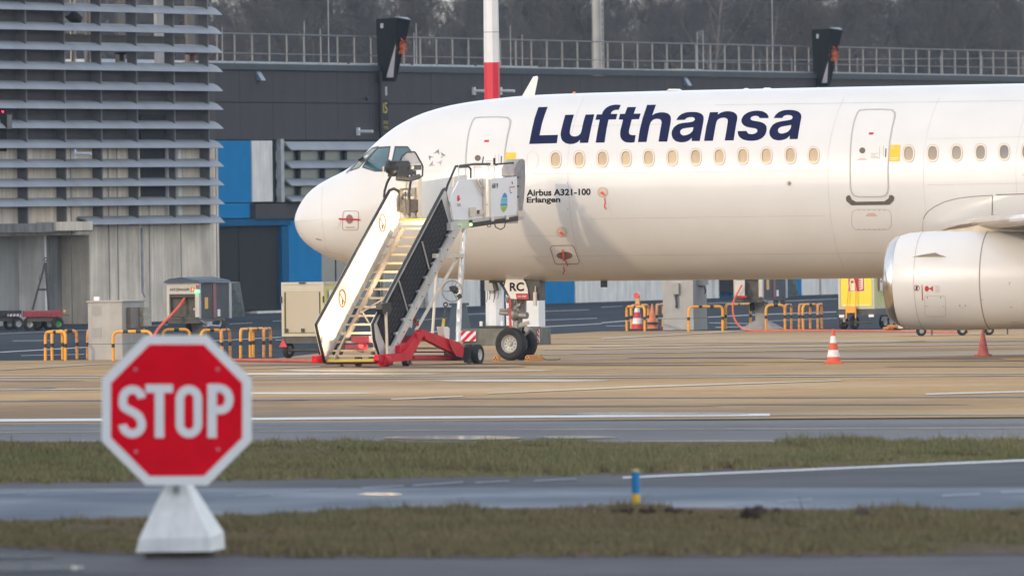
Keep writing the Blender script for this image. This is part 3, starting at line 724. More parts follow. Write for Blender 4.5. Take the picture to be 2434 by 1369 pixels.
CHROME = M('polished_metal', (.72, .70, .68), rough=.2, metal=1.0, var=.06, scale=3)
DOORG = M('door_outline_grey', (.42, .42, .40), rough=.5, var=.05)
YELS = M('yellow_sticker', (.85, .48, .02), rough=.5, var=.04)
TAN = M('tan_cover', (.45, .34, .27), rough=.7, var=.1, scale=8)
top_px = [(703, 519), (705, 508), (710, 496), (718, 482), (728, 466), (742, 451), (760, 438), (785, 424), (812, 411), (838, 401), (852, 387), (868, 370), (884, 354), (900, 337), (922, 317), (950, 297), (985, 278), (1025, 263), (1070, 251), (1120, 242), (1170, 236), (1230, 229), (1300, 225), (1400, 221.5), (1600, 216), (2000, 207.5), (2434, 199)]
bot_px = [(703, 523), (706, 543), (713, 560), (726, 576), (744, 591), (768, 605), (800, 619), (840, 632), (890, 643), (950, 652), (1020, 659), (1100, 664.5), (1180, 667.5), (1300, 669), (1400, 668), (1800, 664.5), (2100, 661), (2434, 657)]
T_ = sorted(aL(*p) for p in top_px); B_ = sorted(aL(*p) for p in bot_px)
X0 = T_[0][0]
def zt_(X): return float(np.interp(X, [a[0] for a in T_], [a[1] for a in T_]))
def zb_(X): return float(np.interp(X, [a[0] for a in B_], [a[1] for a in B_]))
hwx = [0, .015, .06, .15, .3, .5, .8, 1.2, 1.7, 2.3, 3.0, 4.0, 5.0, 6.0, 7]
hwy = [.03, .16, .30, .46, .64, .82, 1.03, 1.24, 1.44, 1.62, 1.77, 1.90, 1.955, 1.975, 1.975]
def smooth_curve(fn, X):
    w = .25 if X-X0 > 1.0 else .04 + .2*max(X-X0, 0); return (fn(X-w)+2*fn(X)+fn(X+w))/4 if X-w > X0 else fn(X)
secs = []
Xs = [X0+d for d in (0, .015, .04, .08, .14, .22, .32, .45, .6)] + list(np.arange(X0+.75, X0+8, .15)) + list(np.arange(X0+8, X0+19, .5)) + [X0+22, X0+30]
NS = 128
fv = []; NSEC = 0
def section(X, zt, zb, hw, zc):
    for i in range(NS):
        t = 2*math.pi*i/NS
        y = hw*math.sin(t); z = zc + ((zt-zc) if math.cos(t) > 0 else (zc-zb))*math.cos(t); fv.append((X, y, z))
for X in Xs:
    Xc = min(X, aL(2434, 199)[0]); zt = smooth_curve(zt_, Xc); zb = smooth_curve(zb_, Xc)
    hw = float(np.interp(X-X0, hwx, hwy)); k = min((X-X0)/6.0, 1); zc = zb + (zt-zb)*(.47+.03*k); section(X, zt, zb, hw, zc); NSEC += 1
ztc, zbc = zt, zb
for j in range(1, 9):
    k = j/8; section(X0+30+14*k, ztc-.25*k, zbc+3.1*k**1.3, 1.975*(1-.85*k**1.4), (ztc+zbc)/2+1.4*k**1.3); NSEC += 1
ff = [(j*NS+i, j*NS+(i+1) % NS, (j+1)*NS+(i+1) % NS, (j+1)*NS+i) for j in range(NSEC-1) for i in range(NS)]
ff += [tuple(range(NS))[::-1], tuple(range((NSEC-1)*NS, NSEC*NS))]
fm = MB(); fm.v = fv; fm.f = ff
fus = fm.build('fuselage', PAINT, AC, ang=60)
BV = BVHTree.FromPolygons([Vector(v) for v in fv], ff[:-2])
def hit(x, y, bvh=None):
    d = rayL(x, y).normalized(); r = (bvh or BV).ray_cast(camL, d)
    return (r[0], r[1]) if r[0] is not None else (None, None)
def surf(V, Fc, off, name, mat, parent, bvh=None, cut=6.0, thick=0.0, label=None, fallback_y=-1.9):
    """drape a flat drawing (photo pixels) on the aircraft skin"""
    bm = bmesh.new(); vs = [bm.verts.new((p[0], p[1], 0)) for p in V]
    for f in Fc:
        try: bm.faces.new([vs[i] for i in f])
        except ValueError: pass
    ys = [p[1] for p in V]; y = min(ys)+cut
    while y < max(ys)-.5:
        bmesh.ops.bisect_plane(bm, geom=bm.verts[:]+bm.edges[:]+bm.faces[:], plane_co=(0, y, 0), plane_no=(0, 1, 0)); y += cut
    xs = [p[0] for p in V]
    if max(xs)-min(xs) > 40 and min(xs) < 1350:
        x = min(xs)+15
        while x < max(xs): bmesh.ops.bisect_plane(bm, geom=bm.verts[:]+bm.edges[:]+bm.faces[:], plane_co=(x, 0, 0), plane_no=(1, 0, 0)); x += 15
    bm.verts.ensure_lookup_table(); bm.verts.index_update()
    N = []; n0 = []
    for v in bm.verts:
        h, nr = hit(v.co.x, v.co.y, bvh)
        if h is None:
            a = aL(v.co.x, v.co.y, fallback_y); h = Vector((a[0], fallback_y, a[1])); nr = Vector((0, -1, 0))
        if nr.y > 0: nr = -nr
        n0.append(h); N.append(nr)
    P = [h+n*off for h, n in zip(n0, N)]; Fs = [tuple(v.index for v in f.verts) for f in bm.faces]
    mb = MB().add(P, Fs)
    if thick > 0:
        k = len(P); mb.v += [tuple(h-n*.004) for h, n in zip(n0, N)]
        for e in bm.edges:
            if len(e.link_faces) == 1: a, b = e.verts[0].index, e.verts[1].index; mb.f.append((a, b, b+k, a+k))
    bm.free()
    return mb.build(name, mat, parent, ang=50, label=label)
def patch(loops, off, name, mat, parent=AC, **k):
    V, Fc = poly_fill(loops); return surf(V, Fc, off, name, mat, parent, **k)
def densify(P, step=7.0, closed=False):
    out = []; n = len(P)
    for i in range(n if closed else n-1):
        a, b = P[i], P[(i+1) % n]; L = math.hypot(b[0]-a[0], b[1]-a[1]); k = max(1, int(L/step))
        for j in range(k): out.append((a[0]+(b[0]-a[0])*j/k, a[1]+(b[1]-a[1])*j/k))
    if not closed: out.append(P[-1])
    return out
def ribbon(P, w, off, name, mat, parent=AC, closed=False, **k):
    P = densify(P, closed=closed); n = len(P); A = []; B = []
    for i in range(n):
        p0 = P[i-1] if (closed or i > 0) else P[i]; p1 = P[(i+1) % n] if (closed or i < n-1) else P[i]
        dx, dy = p1[0]-p0[0], p1[1]-p0[1]; L = math.hypot(dx, dy) or 1; nx, ny = -dy/L*w/2, dx/L*w/2
        A.append((P[i][0]+nx, P[i][1]+ny)); B.append((P[i][0]-nx, P[i][1]-ny))
    Fs = [(i, (i+1) % n, n+(i+1) % n, n+i) for i in range(n if closed else n-1)]
    return surf(A+B, Fs, off, name, mat, parent, cut=1e9, **k)
def rrect(x0, y0, x1, y1, r, sk=0.0, n=4):
    P = []
    for (cx, cy, a0) in ((x1-r, y0+r, -90), (x1-r, y1-r, 0), (x0+r, y1-r, 90), (x0+r, y0+r, 180)):
        for i in range(n+1):
            a = R(a0+90*i/n); P.append((cx+r*math.cos(a)+sk*((y1-cy-r*math.sin(a))), cy+r*math.sin(a)))
    return P
def oval(cx, cy, rx, ry, n=20, p=2.0):
    P = []
    for i in range(n):
        t = 2*math.pi*i/n; c, s = math.cos(t), math.sin(t)
        P.append((cx+rx*math.copysign(abs(c)**(2/p), c), cy+ry*math.copysign(abs(s)**(2/p), s)))
    return P
# --- titles
def mapA(L, ox): return [(ox+x/10.583, 240+y/10.583) for x, y in L]
LET = [
 ('A', [[(315,165),(550,157),(470,370),(400,600),(345,870),(808,860),(780,1068),(82,1090),(150,740),(220,440)]], 1250),
 ('A', [[(992,358),(1212,352),(1150,560),(1112,730),(1105,800),(1115,850),(1150,885),(1220,900),(1300,888),(1365,845),(1400,760),(1450,520),(1502,352),(1722,345),(1650,650),(1565,1060),(1355,1063),(1362,985),(1300,1045),(1200,1085),(1100,1092),(1000,1070),(920,1010),(885,940),(872,850),(880,780),(905,680),(950,500)]], 1250),
 ('A', [[(1785,348),(1912,345),(1935,285),(1975,225),(2040,165),(2130,122),(2250,100),(2388,110),(2335,232),(2250,232),(2180,262),(2150,295),(2135,335),(2302,335),(2268,470),(2080,478),(2030,720),(1978,1052),(1755,1055),(1800,780),(1858,480),(1750,485)]], 1250),
 ('B', [[(225,165),(445,160),(385,330),(560,325),(520,465),(335,472),(290,660),(262,770),(270,825),(300,855),(340,866),(435,868),(405,1045),(300,1058),(180,1045),(100,1000),(55,930),(40,840),(50,740),(80,630),(115,480),(5,475),(42,335),(165,332)]], 1470),
 ('B', [[(722,108),(945,103),(850,370),(930,320),(1040,295),(1150,295),(1240,320),(1300,370),(1322,440),(1318,520),(1290,680),(1228,1030),(1008,1030),(1050,760),(1088,560),(1078,500),(1040,465),(960,455),(880,475),(820,530),(785,620),(740,850),(708,1038),(490,1042),(540,720),(610,440)]], 1470),
 ('B', [[(1455,488),(1500,410),(1580,340),(1700,295),(1850,283),(1980,290),(2080,325),(2135,380),(2148,450),(2135,550),(2110,680),(2045,1015),(1840,1015),(1850,930),(1770,1005),(1680,1040),(1560,1050),(1440,1020),(1365,950),(1335,850),(1345,760),(1400,660),(1500,590),(1620,560),(1780,545),(1880,525),(1925,480),(1915,440),(1870,415),(1790,415),(1720,435),(1665,485)],
        [(1888,668),(1870,760),(1800,830),(1700,870),(1620,875),(1570,840),(1550,790),(1570,735),(1630,700),(1750,682)]], 1470),
 ('C', [[(-28,292),(185,288),(170,352),(250,300),(350,270),(450,265),(560,285),(635,335),(663,400),(660,480),(640,560),(570,998),(345,1000),(390,750),(425,520),(415,465),(370,435),(300,428),(220,445),(160,490),(130,560),(90,780),(48,1008),(-176,1012),(-118,660)]], 1690),
 ('C', [[(1445,440),(1447,390),(1400,320),(1300,268),(1180,250),(1050,260),(920,300),(820,370),(765,470),(768,550),(820,620),(900,660),(1000,682),(1100,695),(1150,715),(1170,750),(1160,790),(1110,825),(1040,842),(960,838),(910,800),(895,760),(672,765),(680,850),(720,920),(800,975),(920,1005),(1050,1010),(1180,990),(1290,940),(1370,850),(1405,730),(1395,640),(1340,575),(1250,535),(1140,515),(1050,502),(1000,475),(995,440),(1030,400),(1100,382),(1160,385),(1205,405),(1222,440)]], 1690),
 ('C', [[(1578,438),(1620,365),(1700,290),(1820,243),(1950,230),(2080,238),(2190,270),(2255,325),(2278,400),(2240,600),(2180,965),(1975,968),(1985,880),(1900,955),(1800,990),(1680,1000),(1560,970),(1485,890),(1465,790),(1490,700),(1550,610),(1640,550),(1780,515),(1950,492),(2030,470),(2055,425),(2040,385),(1980,362),(1900,362),(1830,385),(1792,438)],
        [(2020,612),(2000,710),(1930,785),(1830,822),(1750,828),(1700,800),(1682,745),(1705,690),(1770,655),(1880,635)]], 1690)]
def chaikin(L):
    out = []; n = len(L)
    for i in range(n):
        a, b, c = L[i-1], L[i], L[(i+1) % n]
        v1 = (b[0]-a[0], b[1]-a[1]); v2 = (c[0]-b[0], c[1]-b[1]); l1 = math.hypot(*v1); l2 = math.hypot(*v2)
        cs = (v1[0]*v2[0]+v1[1]*v2[1])/(l1*l2)
        if cs > .62 and min(l1, l2) < 230:
            out += [(b[0]-v1[0]*.25, b[1]-v1[1]*.25), (b[0]+(v2[0]-v1[0])*.06, b[1]+(v2[1]-v1[1])*.06), (b[0]+v2[0]*.25, b[1]+v2[1]*.25)]
        else: out.append(b)
    return out
for _, loops, ox in LET:
    patch([mapA(chaikin(L), ox) for L in loops], .004, 'title_letter', NAVY)
def surf_text(s, x0, y0, w, h, mat, name='lettering', bold=.012, slope=-.015, shear=0.0, space=1.0, bvh=None, parent=AC):
    """x0,y0 = lower left in the photo, w x h box"""
    V, Fc, tw, th = text2d(s, 1, bold, shear, space=space)
    P = [(x0+v[0]/tw*w, y0+slope*(v[0]/tw*w)-v[1]/th*h) for v in V]
    return surf(P, Fc, .004, name, mat, parent, bvh=bvh, cut=7)
surf_text('Airbus A321-100', 1252, 466.5, 152, 16, DKTXT, bold=.032)
surf_text('Erlangen', 1252, 486.5, 80, 18, DKTXT, bold=.032)
# --- cabin windows
FRM = M('window_frame', (.74, .66, .56), rough=.4, var=.03)
FRE = M('window_rim', (.45, .36, .28), rough=.5, var=.03)
wx = [1321, 1377, 1432, 1488, 1542, 1598, 1654, 1710, 1766, 1822, 1879, 1934, 2160, 2217, 2274, 2331, 2387, 2441]
def wy(x): return 380-(x-1321)*.0185 if x < 1900 else 369.6-(x-1934)*.0172
for i, x in enumerate(wx):
    y = wy(x)
    k = min(max((x-1934)/450.0, 0), 1)
    c = Vector((.50, .37, .23)).lerp(Vector((.20, .19, .175)), k)*(1+.06*math.sin(i*2.3))
    w = patch([oval(x, y, 13.6, 20.5, 24, 2.5), oval(x, y, 10.8, 16.6, 24, 2.5)], .012, 'window', FRM, thick=1)
    patch([oval(x, y, 13.9, 21.0, 24, 2.5), oval(x, y, 13.1, 19.9, 24, 2.5)], .014, 'window_rim', FRE, w)
    patch([oval(x, y, 11.0, 16.9, 20, 2.5)], -.03+.033, 'pane', M('blind_%d' % (i if k > 0 else i % 4), c, rough=.22, var=.09, scale=6, spec=.5, stretch=(1, 1, .15)), w)
    patch([oval(x, y, 11.2, 17.2, 24, 2.5), oval(x+1.3, y+1.2, 10.2, 16.2, 24, 2.5)], .0045, 'painted_recess_shade', M('recess_shade_colour', (.30, .20, .13), rough=.6), w)  # shade of the window recess, painted as a dark crescent at upper left
ribbon(oval(1266, 380.5, 13.5, 20.5, 24, 2.5), 1.3, .004, 'window_plug', M('plug_outline', (.62, .56, .50)), closed=True)
# --- cockpit glazing
CPG = M('cockpit_glass', (.045, .10, .12), rough=.09, var=.25, scale=2.5, spec=.7, coat=.5)
CPF = M('cockpit_seal', (.05, .05, .055), rough=.5)
for P, c in (([(835, 405), (860, 376), (884, 354), (897, 351), (874, 376), (855, 398)], M('front_glass', (.16, .19, .13), rough=.12, var=.3, scale=3, spec=.7)),
          ([(864, 397), (880, 374), (899, 353), (926, 351), (921, 380), (915, 406), (893, 406)], CPG), ([(933, 386), (941, 351), (968, 351), (976, 362), (975, 384), (966, 400), (934, 398)], CPG)):
    cx = sum(p[0] for p in P)/len(P); cy = sum(p[1] for p in P)/len(P)
    big = [(cx+(p[0]-cx)*1.05+(1.2 if p[0] > cx else -1.2), cy+(p[1]-cy)*1.05+(1.2 if p[1] > cy else -1.2)) for p in P]
    w = patch([big, P], .012, 'cockpit_window', CPF, thick=1); patch([P], .006, 'pane', c, w)
for P in ([(824, 412), (833, 404), (861, 372)], ):
    ribbon(P, 2, .02, 'windscreen_wiper', BLACKP)
# --- doors
def door(dx, dy, full=True, cut_at=None):
    tl = [(2042, 262), (2036, 270), (2028, 292), (2023, 320), (2020, 351), (2019, 400), (2020, 447), (2023, 459), (2030, 467), (2042, 469.5), (2094, 469.5), (2106, 467), (2111.5, 458), (2113, 447), (2112, 400), (2113, 384), (2116, 340), (2122, 305), (2129, 277), (2129, 268), (2122, 261), (2100, 259.5), (2060, 260)]
    P = [(x+dx, y+dy) for x, y in tl]
    c = (2070+dx, 365+dy)
    inn = [(c[0]+(p[0]-c[0])*.94, c[1]+(p[1]-c[1])*.974) for p in P]
    d = patch([P, inn], .010, 'cabin_door', DOORG, cut=8)
    patch([[(c[0]+(p[0]-c[0])*.93, c[1]+(p[1]-c[1])*.97) for p in P]], .008, 'door_skin', PAINT, d, cut=8)
    patch([oval(2050+dx, 358.5+dy, 9.6, 9.6)], .011, 'door_window_frame', FRM, d); patch([oval(2050+dx, 358.5+dy, 7.2, 7.2)], .014, 'door_window', M('door_glass', (.13, .10, .08), rough=.2, var=.1), d)
    patch([[(2066+dx, 316+dy), (2077+dx, 315.5+dy), (2076+dx, 320.5+dy), (2065+dx, 321+dy)]], .012, 'red_placard', REDD, d)
    patch([[(2105+dx, 354+dy), (2107.4+dx, 354+dy), (2106.4+dx, 374.5+dy), (2104+dx, 374.5+dy)]], .014, 'door_handle', BLACKP, d)
    patch([[(2091+dx, 349+dy), (2092+dx, 349+dy), (2091+dx, 380+dy), (2090+dx, 380+dy)]], .013, 'handle_recess', LINE, d)
    patch([[(2100+dx, 347+dy), (2101+dx, 347+dy), (2100+dx, 372+dy), (2099+dx, 372+dy)]], .013, 'handle_recess', LINE, d)
    V = surf_text('EXIT', 2067+dx, 320+dy, 9, 3.5, FRM, 'lettering', parent=d); 
    for k, (w_, yy) in enumerate(((18, 365), (11, 369), (17, 372.5), (20, 376))):
        patch([[(2070+dx, yy+dy), (2070+w_+dx, yy-.3+dy), (2070+w_+dx, yy+1+dy), (2070+dx, yy+1.3+dy)]], .012, 'placard_line', LINE, d)
    patch([[(2042+dx, 377+dy), (2058+dx, 377+dy), (2058+dx, 378.3+dy), (2042+dx, 378.3+dy)]], .012, 'placard_line', M('faded_red', (.6, .3, .25), rough=.6), d)
    patch([[(2037+dx, 380+dy), (2061+dx, 380+dy), (2061+dx, 381.3+dy), (2037+dx, 381.3+dy)]], .012, 'placard_line', MATS['faded_red'], d)
    return d
door(0, 0); door(-914, 18)
for dx, dy in ((0, 0), (-914, 18)):
    s_ = patch([[(2114+dx, 345+dy), (2140.5+dx, 345+dy), (2138.5+dx, 384.5+dy), (2112+dx, 384+dy)]], .005, 'yellow_sticker', YELS)
    ribbon(oval(2122+dx, 351+dy, 3, 3, 12), .8, .008, 'sticker_emblem', M('pale_yellow', (.9, .72, .35)), s_, closed=True)
    patch([[(2116+dx, 375+dy), (2135+dx, 375+dy), (2135+dx, 377.5+dy), (2116+dx, 377.5+dy)]], .008, 'sticker_text', MATS['pale_yellow'], s_)
    patch([[(2116+dx, 379.5+dy), (2131+dx, 379.5+dy), (2131+dx, 381+dy), (2116+dx, 381+dy)]], .008, 'sticker_text', MATS['pale_yellow'], s_)
SILL = M('sill_scuff_plate', (.10, .08, .065), rough=.6, var=.2, scale=10)
patch([[(2011, 469), (2016, 464), (2020.5, 465), (2025.5, 475), (2035, 479.5), (2102.5, 478.5), (2112, 472), (2114.6, 464), (2121, 464), (2126, 469), (2124, 477), (2114.6, 486.7), (2024, 488), (2012, 478)]], .012, 'door_sill_plate', SILL)
P = rrect(2025, 498, 2119, 546, 14, sk=-.02)
ribbon(P, 1.2, .004, 'access_panel', LINE, closed=True)
for i in range(6):
    for yy in (500, 544.5): patch([oval(2042+i*12, yy, 1.1, 1.1, 6)], .007, 'fastener', LINED)
patch([[(2062, 507), (2080, 507), (2080, 509), (2062, 509)]], .006, 'red_placard', MATS['faded_red']); patch([[(2058, 511), (2084, 511), (2084, 513.5), (2058, 513.5)]], .006, 'red_placard', MATS['faded_red'])
# --- skin seams
for x, k in ((752, 10), (1000, 0), (1350, 1), (1968, 1), (2195, 1), (2415, 1)):
    if x == 752: Pn = [(766, 436), (758, 470), (765, 500), (768, 540), (773, 575), (784, 604)]; Pn = [(768, 436), (765, 470), (765, 510), (768, 550), (775, 590), (783, 608)]
    elif x == 1000: continue
    else: Pn = [(x+38, 232), (x+22, 270), (x+8, 320), (x, 370), (x, 420), (x+2, 470), (x+8, 530), (x+20, 590), (x+38, 640)]
    ribbon(Pn, .8, .003, 'skin_seam', M('light_seam', (.50, .47, .44), rough=.6))
for a in ([(1240, 610), (1400, 608), (2095, 601)], [(1110, 520), (1240, 516)], [(1360, 300), (1600, 296)], [(2205, 330), (2434, 326)], [(2205, 440), (2434, 436)], [(1400, 520), (1960, 513)], [(1100, 416), (1980, 405)], [(1700, 250), (2430, 240)], [(697, 527), (740, 524), (766, 521)], [(745, 594), (775, 598), (820, 608)], [(1240, 560), (1355, 562)]):
    ribbon(a, .8, .003, 'skin_seam', MATS['light_seam'])
patch([[(752, 566), (765, 569.5), (766, 571.5), (752, 568.5)]], .01, 'drain_slot', LINED)
patch([[(1168, 392), (1176, 392), (1176, 393), (1168, 393)]], .006, 'placard_line', LINE)
# --- star emblem
STG = M('emblem_grey', (.20, .19, .18), rough=.5, metal=.1, var=.25, scale=14)
STL = M('emblem_pale', (.40, .38, .36), rough=.4, var=.1)
for tri in ([(1365, 112), (1310, 160), (1352, 150)], [(1365, 112), (1352, 150), (1373, 176)], [(1385, 145), (1442, 180), (1400, 180)], [(1442, 180), (1383, 216), (1400, 180)], [(1402, 230), (1338, 264), (1372, 262)], [(1402, 230), (1372, 262), (1385, 294)],
            [(1305, 235), (1258, 296), (1300, 272)], [(1258, 296), (1326, 290), (1300, 272)], [(1255, 182), (1316, 200), (1280, 200)], [(1255, 182), (1280, 200), (1270, 237)]):
    patch([[(740+x/4.507, 330+y/4.507) for x, y in tri]], .005, 'star_emblem', STG if tri[0][0] % 2 else STL)
surf_text('STAR ALLIANCE', 1006, 408, 42, 3.2, M('pale_lettering', (.66, .62, .58)), bold=0)
# --- probe covers and streamers
RAG = M('red_cloth', (.75, .10, .05), rough=.8, var=.2, scale=20)
for (cx, cy, r) in ((1433, 457, 11.5), (1335, 550.5, 11.3)):
    c = patch([oval(cx, cy, r, r)], .012, 'probe_cover', M('probe_cover_skin', (.62, .50, .42), rough=.7, var=.1, scale=10), thick=1); ribbon(oval(cx, cy, r, r), 1.2, .016, 'cover_rim', TAN, c, closed=True)
    patch([[(cx-6, cy+1), (cx-1, cy-2), (cx+4, cy+2), (cx+6, cy+8), (cx+1, cy+6), (cx-3, cy+4)]], .035, 'red_rag', RAG, c)
ribbon([(1438, 470), (1439, 482), (1437, 489), (1441, 497)], 2.6, .03, 'streamer', RAG); ribbon([(1447, 480), (1448, 495), (1456, 511)], 1, .01, 'cord', M('cord_grey', (.6, .55, .5)))
ribbon([(1341, 562), (1352, 574)], 1, .01, 'cord', MATS['cord_grey'])
Q = [(1312, 584), (1358, 583), (1364, 586), (1377, 621), (1374, 627), (1325, 628), (1319, 625), (1308, 590)]
ribbon(Q, 1.5, .006, 'static_port_outline', M('outline_brownred', (.30, .13, .12)), closed=True)
s_ = patch([oval(1342, 607, 19, 9, 24)], .008, 'static_port', M('port_bare_metal', (.25, .16, .15), rough=.5, metal=.3, var=.2))
ribbon([(1338, 591), (1340, 602), (1340, 617)], 4, .04, 'streamer', RAG); ribbon([(1341, 612), (1346, 620), (1350, 629)], 2.2, .04, 'streamer', REDD); ribbon([(1340, 631), (1342, 641), (1338, 650)], 2, .03, 'streamer', REDD)
ribbon(rrect(814, 502, 851, 547, 6, sk=.04), 1.2, .006, 'static_port_outline', MATS['outline_brownred'], closed=True)
s_ = patch([oval(831, 521, 8.5, 11, 20)], .008, 'static_port', MATS['port_bare_metal'])
ribbon([(807, 520.5), (832, 521), (857, 522)], 4, .03, 'cover_strap', REDD); ribbon([(810, 524), (807, 536), (803, 543), (796, 541)], 1, .02, 'cord', MATS['cord_grey'])
patch([[(822, 539), (844, 539), (844, 542), (822, 542)]], .01, 'placard_line', TAN)
s_ = patch([oval(1876, 436.5, 5.5, 6, 14)], .008, 'drain_port', LINE); patch([oval(1877, 436.5, 3, 3.5, 12)], .012, 'port_hole', LINED, s_)
for (x, y) in ((2432, 416), (1349, 435), (1350, 497)): patch([oval(x, y, 1.2, 1.2, 6)], .008, 'fastener', LINED)
# --- antennas on the crown
def blade(P, w=.05):
    q = [aL(x, y) for x, y in P]
    MB().prism([Vector((a, -w/2, b)) for a, b in q], [Vector((a, w/2, b)) for a, b in q]).build('antenna_blade', PAINT, AC, smooth=False)
blade([(1240, 232), (1268, 183), (1277, 181), (1279, 186), (1270, 230)]); blade([(1588, 216), (1594, 212), (1612, 212), (1618, 216)], .3); blade([(1768, 213), (1774, 210), (1780, 213)], .2); blade([(1815, 212), (1820, 209), (1828, 209), (1832, 212)], .2)
q = aL(1365, 226); MB().ball((q[0], 0, q[1]+.03), .045, 6).build('beacon_lamp', M('amber_lens', (.8, .2, .05), rough=.2), AC)
# --- nose gear
GM = M('gear_metal', (.28, .27, .25), rough=.45, metal=.35, var=.3, scale=14); GMD = M('gear_dark', (.07, .065, .06), rough=.6, var=.3, scale=10)
TYRE = M('tyre_rubber', (.018, .018, .019), rough=.75, var=.25, scale=6, bump=.2); RIM = M('wheel_rim_grey', (.42, .41, .39), rough=.45, metal=.25, var=.15, scale=10)
STEER = R(14); gx, gz = 5.07, .375
gear = MB()
gy = Vector((math.sin(STEER)*-1, -math.cos(STEER), 0))  # towards the near wheel
def GP(a, b, z): return Vector((gx, 0, 0)) + Vector((math.cos(STEER), -math.sin(STEER), 0))*a + gy*b + Vector((0, 0, z))
g = MB(); g.cyl(GP(0, 0, gz), GP(.12, 0, 1.85), .10, .13, n=16); g.cyl(GP(.05, 0, .95), GP(.08, 0, 1.35), .19, .17, n=16); g.cyl(GP(0, -.3, gz), GP(0, .3, gz), .06)
ns = g.build('nose_gear', GM, AC)
def wheel(parent, c, axis, r, w, rimr, tm=TYRE, rm=RIM, name='wheel', holes=8):
    """tyre and rim; axis = unit vector pointing out of the visible side"""
    c = Vector(c); axis = Vector(axis).normalized(); rot = Vector((0, 1, 0)).rotation_difference(axis).to_matrix().to_4x4(); TM = Matrix.Translation(c) @ rot
    def tr(mb): mb.v = [tuple(TM @ Vector(v)) for v in mb.v]; return mb
    t = tr(MB().lathe([(rimr, -w*.36), (r*.82, -w*.5), (r*.95, -w*.40), (r, -w*.22), (r, w*.22), (r*.95, w*.40), (r*.82, w*.5), (rimr, w*.36)], n=36, axis='Y', cap=False)).build(name, tm, parent)
    k = tr(MB().lathe([(.01, w*.16), (rimr*.30, w*.16), (rimr*.34, w*.10), (rimr*.8, w*.14), (rimr*.88, w*.30), (rimr*1.0, w*.37), (rimr, -w*.37), (.01, -w*.3)], n=28, axis='Y', cap=False)).build('rim', rm, t)
    h = MB()
    for i in range(holes):
        a = 2*math.pi*i/holes; rr = rimr*.62; h.cyl((rr*math.cos(a), w*.10, rr*math.sin(a)), (rr*math.cos(a), w*.145, rr*math.sin(a)), rimr*.075, n=8)
    tr(h).build('rim_holes', BLACKP, t)
    tr(MB().cyl((0, w*.1, 0), (0, w*.30, 0), rimr*.20, rimr*.15, n=12)).build('hub', rm, t)
    return t
near_ax = AI.to_3x3() @ (AM.to_3x3() @ gy)
wheel(AC, GP(0, .25, gz-.01), gy, .365, .23, .20, name='nose_wheel', holes=10); wheel(AC, GP(0, -.25, gz-.01), gy, .365, .23, .20, name='nose_wheel')
m = MB(); m.cyl(GP(-.34, .12, 1.06), GP(.36, .12, 1.0), .05, n=12); m.cyl(GP(-.34, .12, 1.12), GP(-.1, .12, 1.12), .03); m.cyl(GP(.16, .13, 1.0), GP(.36, .13, .99), .075, n=12); m.ball(GP(.04, .1, 1.02), .14, 8)
m.build('steering_cylinder', GM, ns)
m = MB(); m.tube([GP(.1, .02, .85), GP(.28, .02, .72), GP(.30, .02, .62), GP(.12, .02, gz+.08)], .035, n=8); m.cyl(GP(.30, .08, .68), GP(.30, -.06, .68), .06); m.box(GP(.22, .05, .8), (.25, .08, .08), ry=-.3)
m.build('torque_link', GM, ns)
m = MB()
for i in range(16):
    rg_ = random.Random(i); a = GP(rg_.uniform(-.15, .22), rg_.uniform(.05, .18), rg_.uniform(1.05, 1.5)); m.box(a, (rg_.uniform(.05, .12),)*3, rz=rg_.random()*3, rx=rg_.random())
m.build('hydraulic_units', GM, ns)
m = MB()
for i in range(7):
    rg_ = random.Random(i+40); a = GP(rg_.uniform(-.1, .35), .15, rg_.uniform(1.2, 1.7)); b = GP(rg_.uniform(-.1, .25), .16, rg_.uniform(.8, 1.2)); m.tube([a, (a+b)/2+Vector((.06, -.03, 0)), b], .012, n=5)
m.cyl(GP(-.5, 0, 1.9), GP(-.05, 0, 1.25), .035); m.cyl(GP(-.5, .12, 1.85), GP(-.42, .12, 1.55), .06)
m.build('hydraulic_lines', GMD, ns)
MB().box(GP(.48, 0, 1.62), (.36, .5, .6)).build('gear_bay_door', GMD, AC); MB().box(GP(-.45, 0, 1.78), (.3, .4, .12)).build('gear_bay_door', GMD, AC)
yl = -.42
def pl(pts, yl=-.42, name='gear_door_panel', mat=PAINTG, th=.03, parent=ns):
    q = [aL(x, y, yl) for x, y in pts]
    return MB().prism([Vector((a, yl, b)) for a, b in q], [Vector((a, yl+th, b)) for a, b in q]).build(name, mat, parent, smooth=False)
door_ = pl([(1203.5, 662), (1241, 662), (1249, 671), (1254, 687), (1256, 711), (1228, 711), (1214, 709.5), (1198.7, 680.5)], mat=M('placard_white', (.72, .70, .66), rough=.5, var=.05))
pl([(1226, 697.5), (1255, 697.5), (1256, 711.5), (1228, 711)], yl=-.425, name='red_label', mat=REDD, th=.004, parent=door_)
def flat_text(s, x0, y0, w, h, yl, mat, parent, bold=.02):
    V, Fc, tw, th = text2d(s, 1, bold); P = []
    for v in V:
        a, b = aL(x0+v[0]/tw*w, y0-v[1]/th*h-.013*v[0]/tw*w, yl); P.append(Vector((a, yl, b)))
    return MB().add(P, Fc).build('lettering', mat, parent, smooth=False)
flat_text('RC', 1211.5, 692.5, 34, 21, -.427, DKTXT, door_, .03); flat_text('NO STEP', 1231, 707, 20, 4.5, -.431, M('placard_white2', (.8, .78, .75)), door_, .01)
pl([(1208.5, 709), (1215, 709), (1214.5, 740), (1216.5, 779), (1210.5, 779), (1210, 745)], yl=-.40, name='streamer', mat=REDD, th=.008)
m = MB(); a = aL(1272, 700, -.45); b = aL(1272, 727, -.45); c = aL(1272.5, 680, -.45)
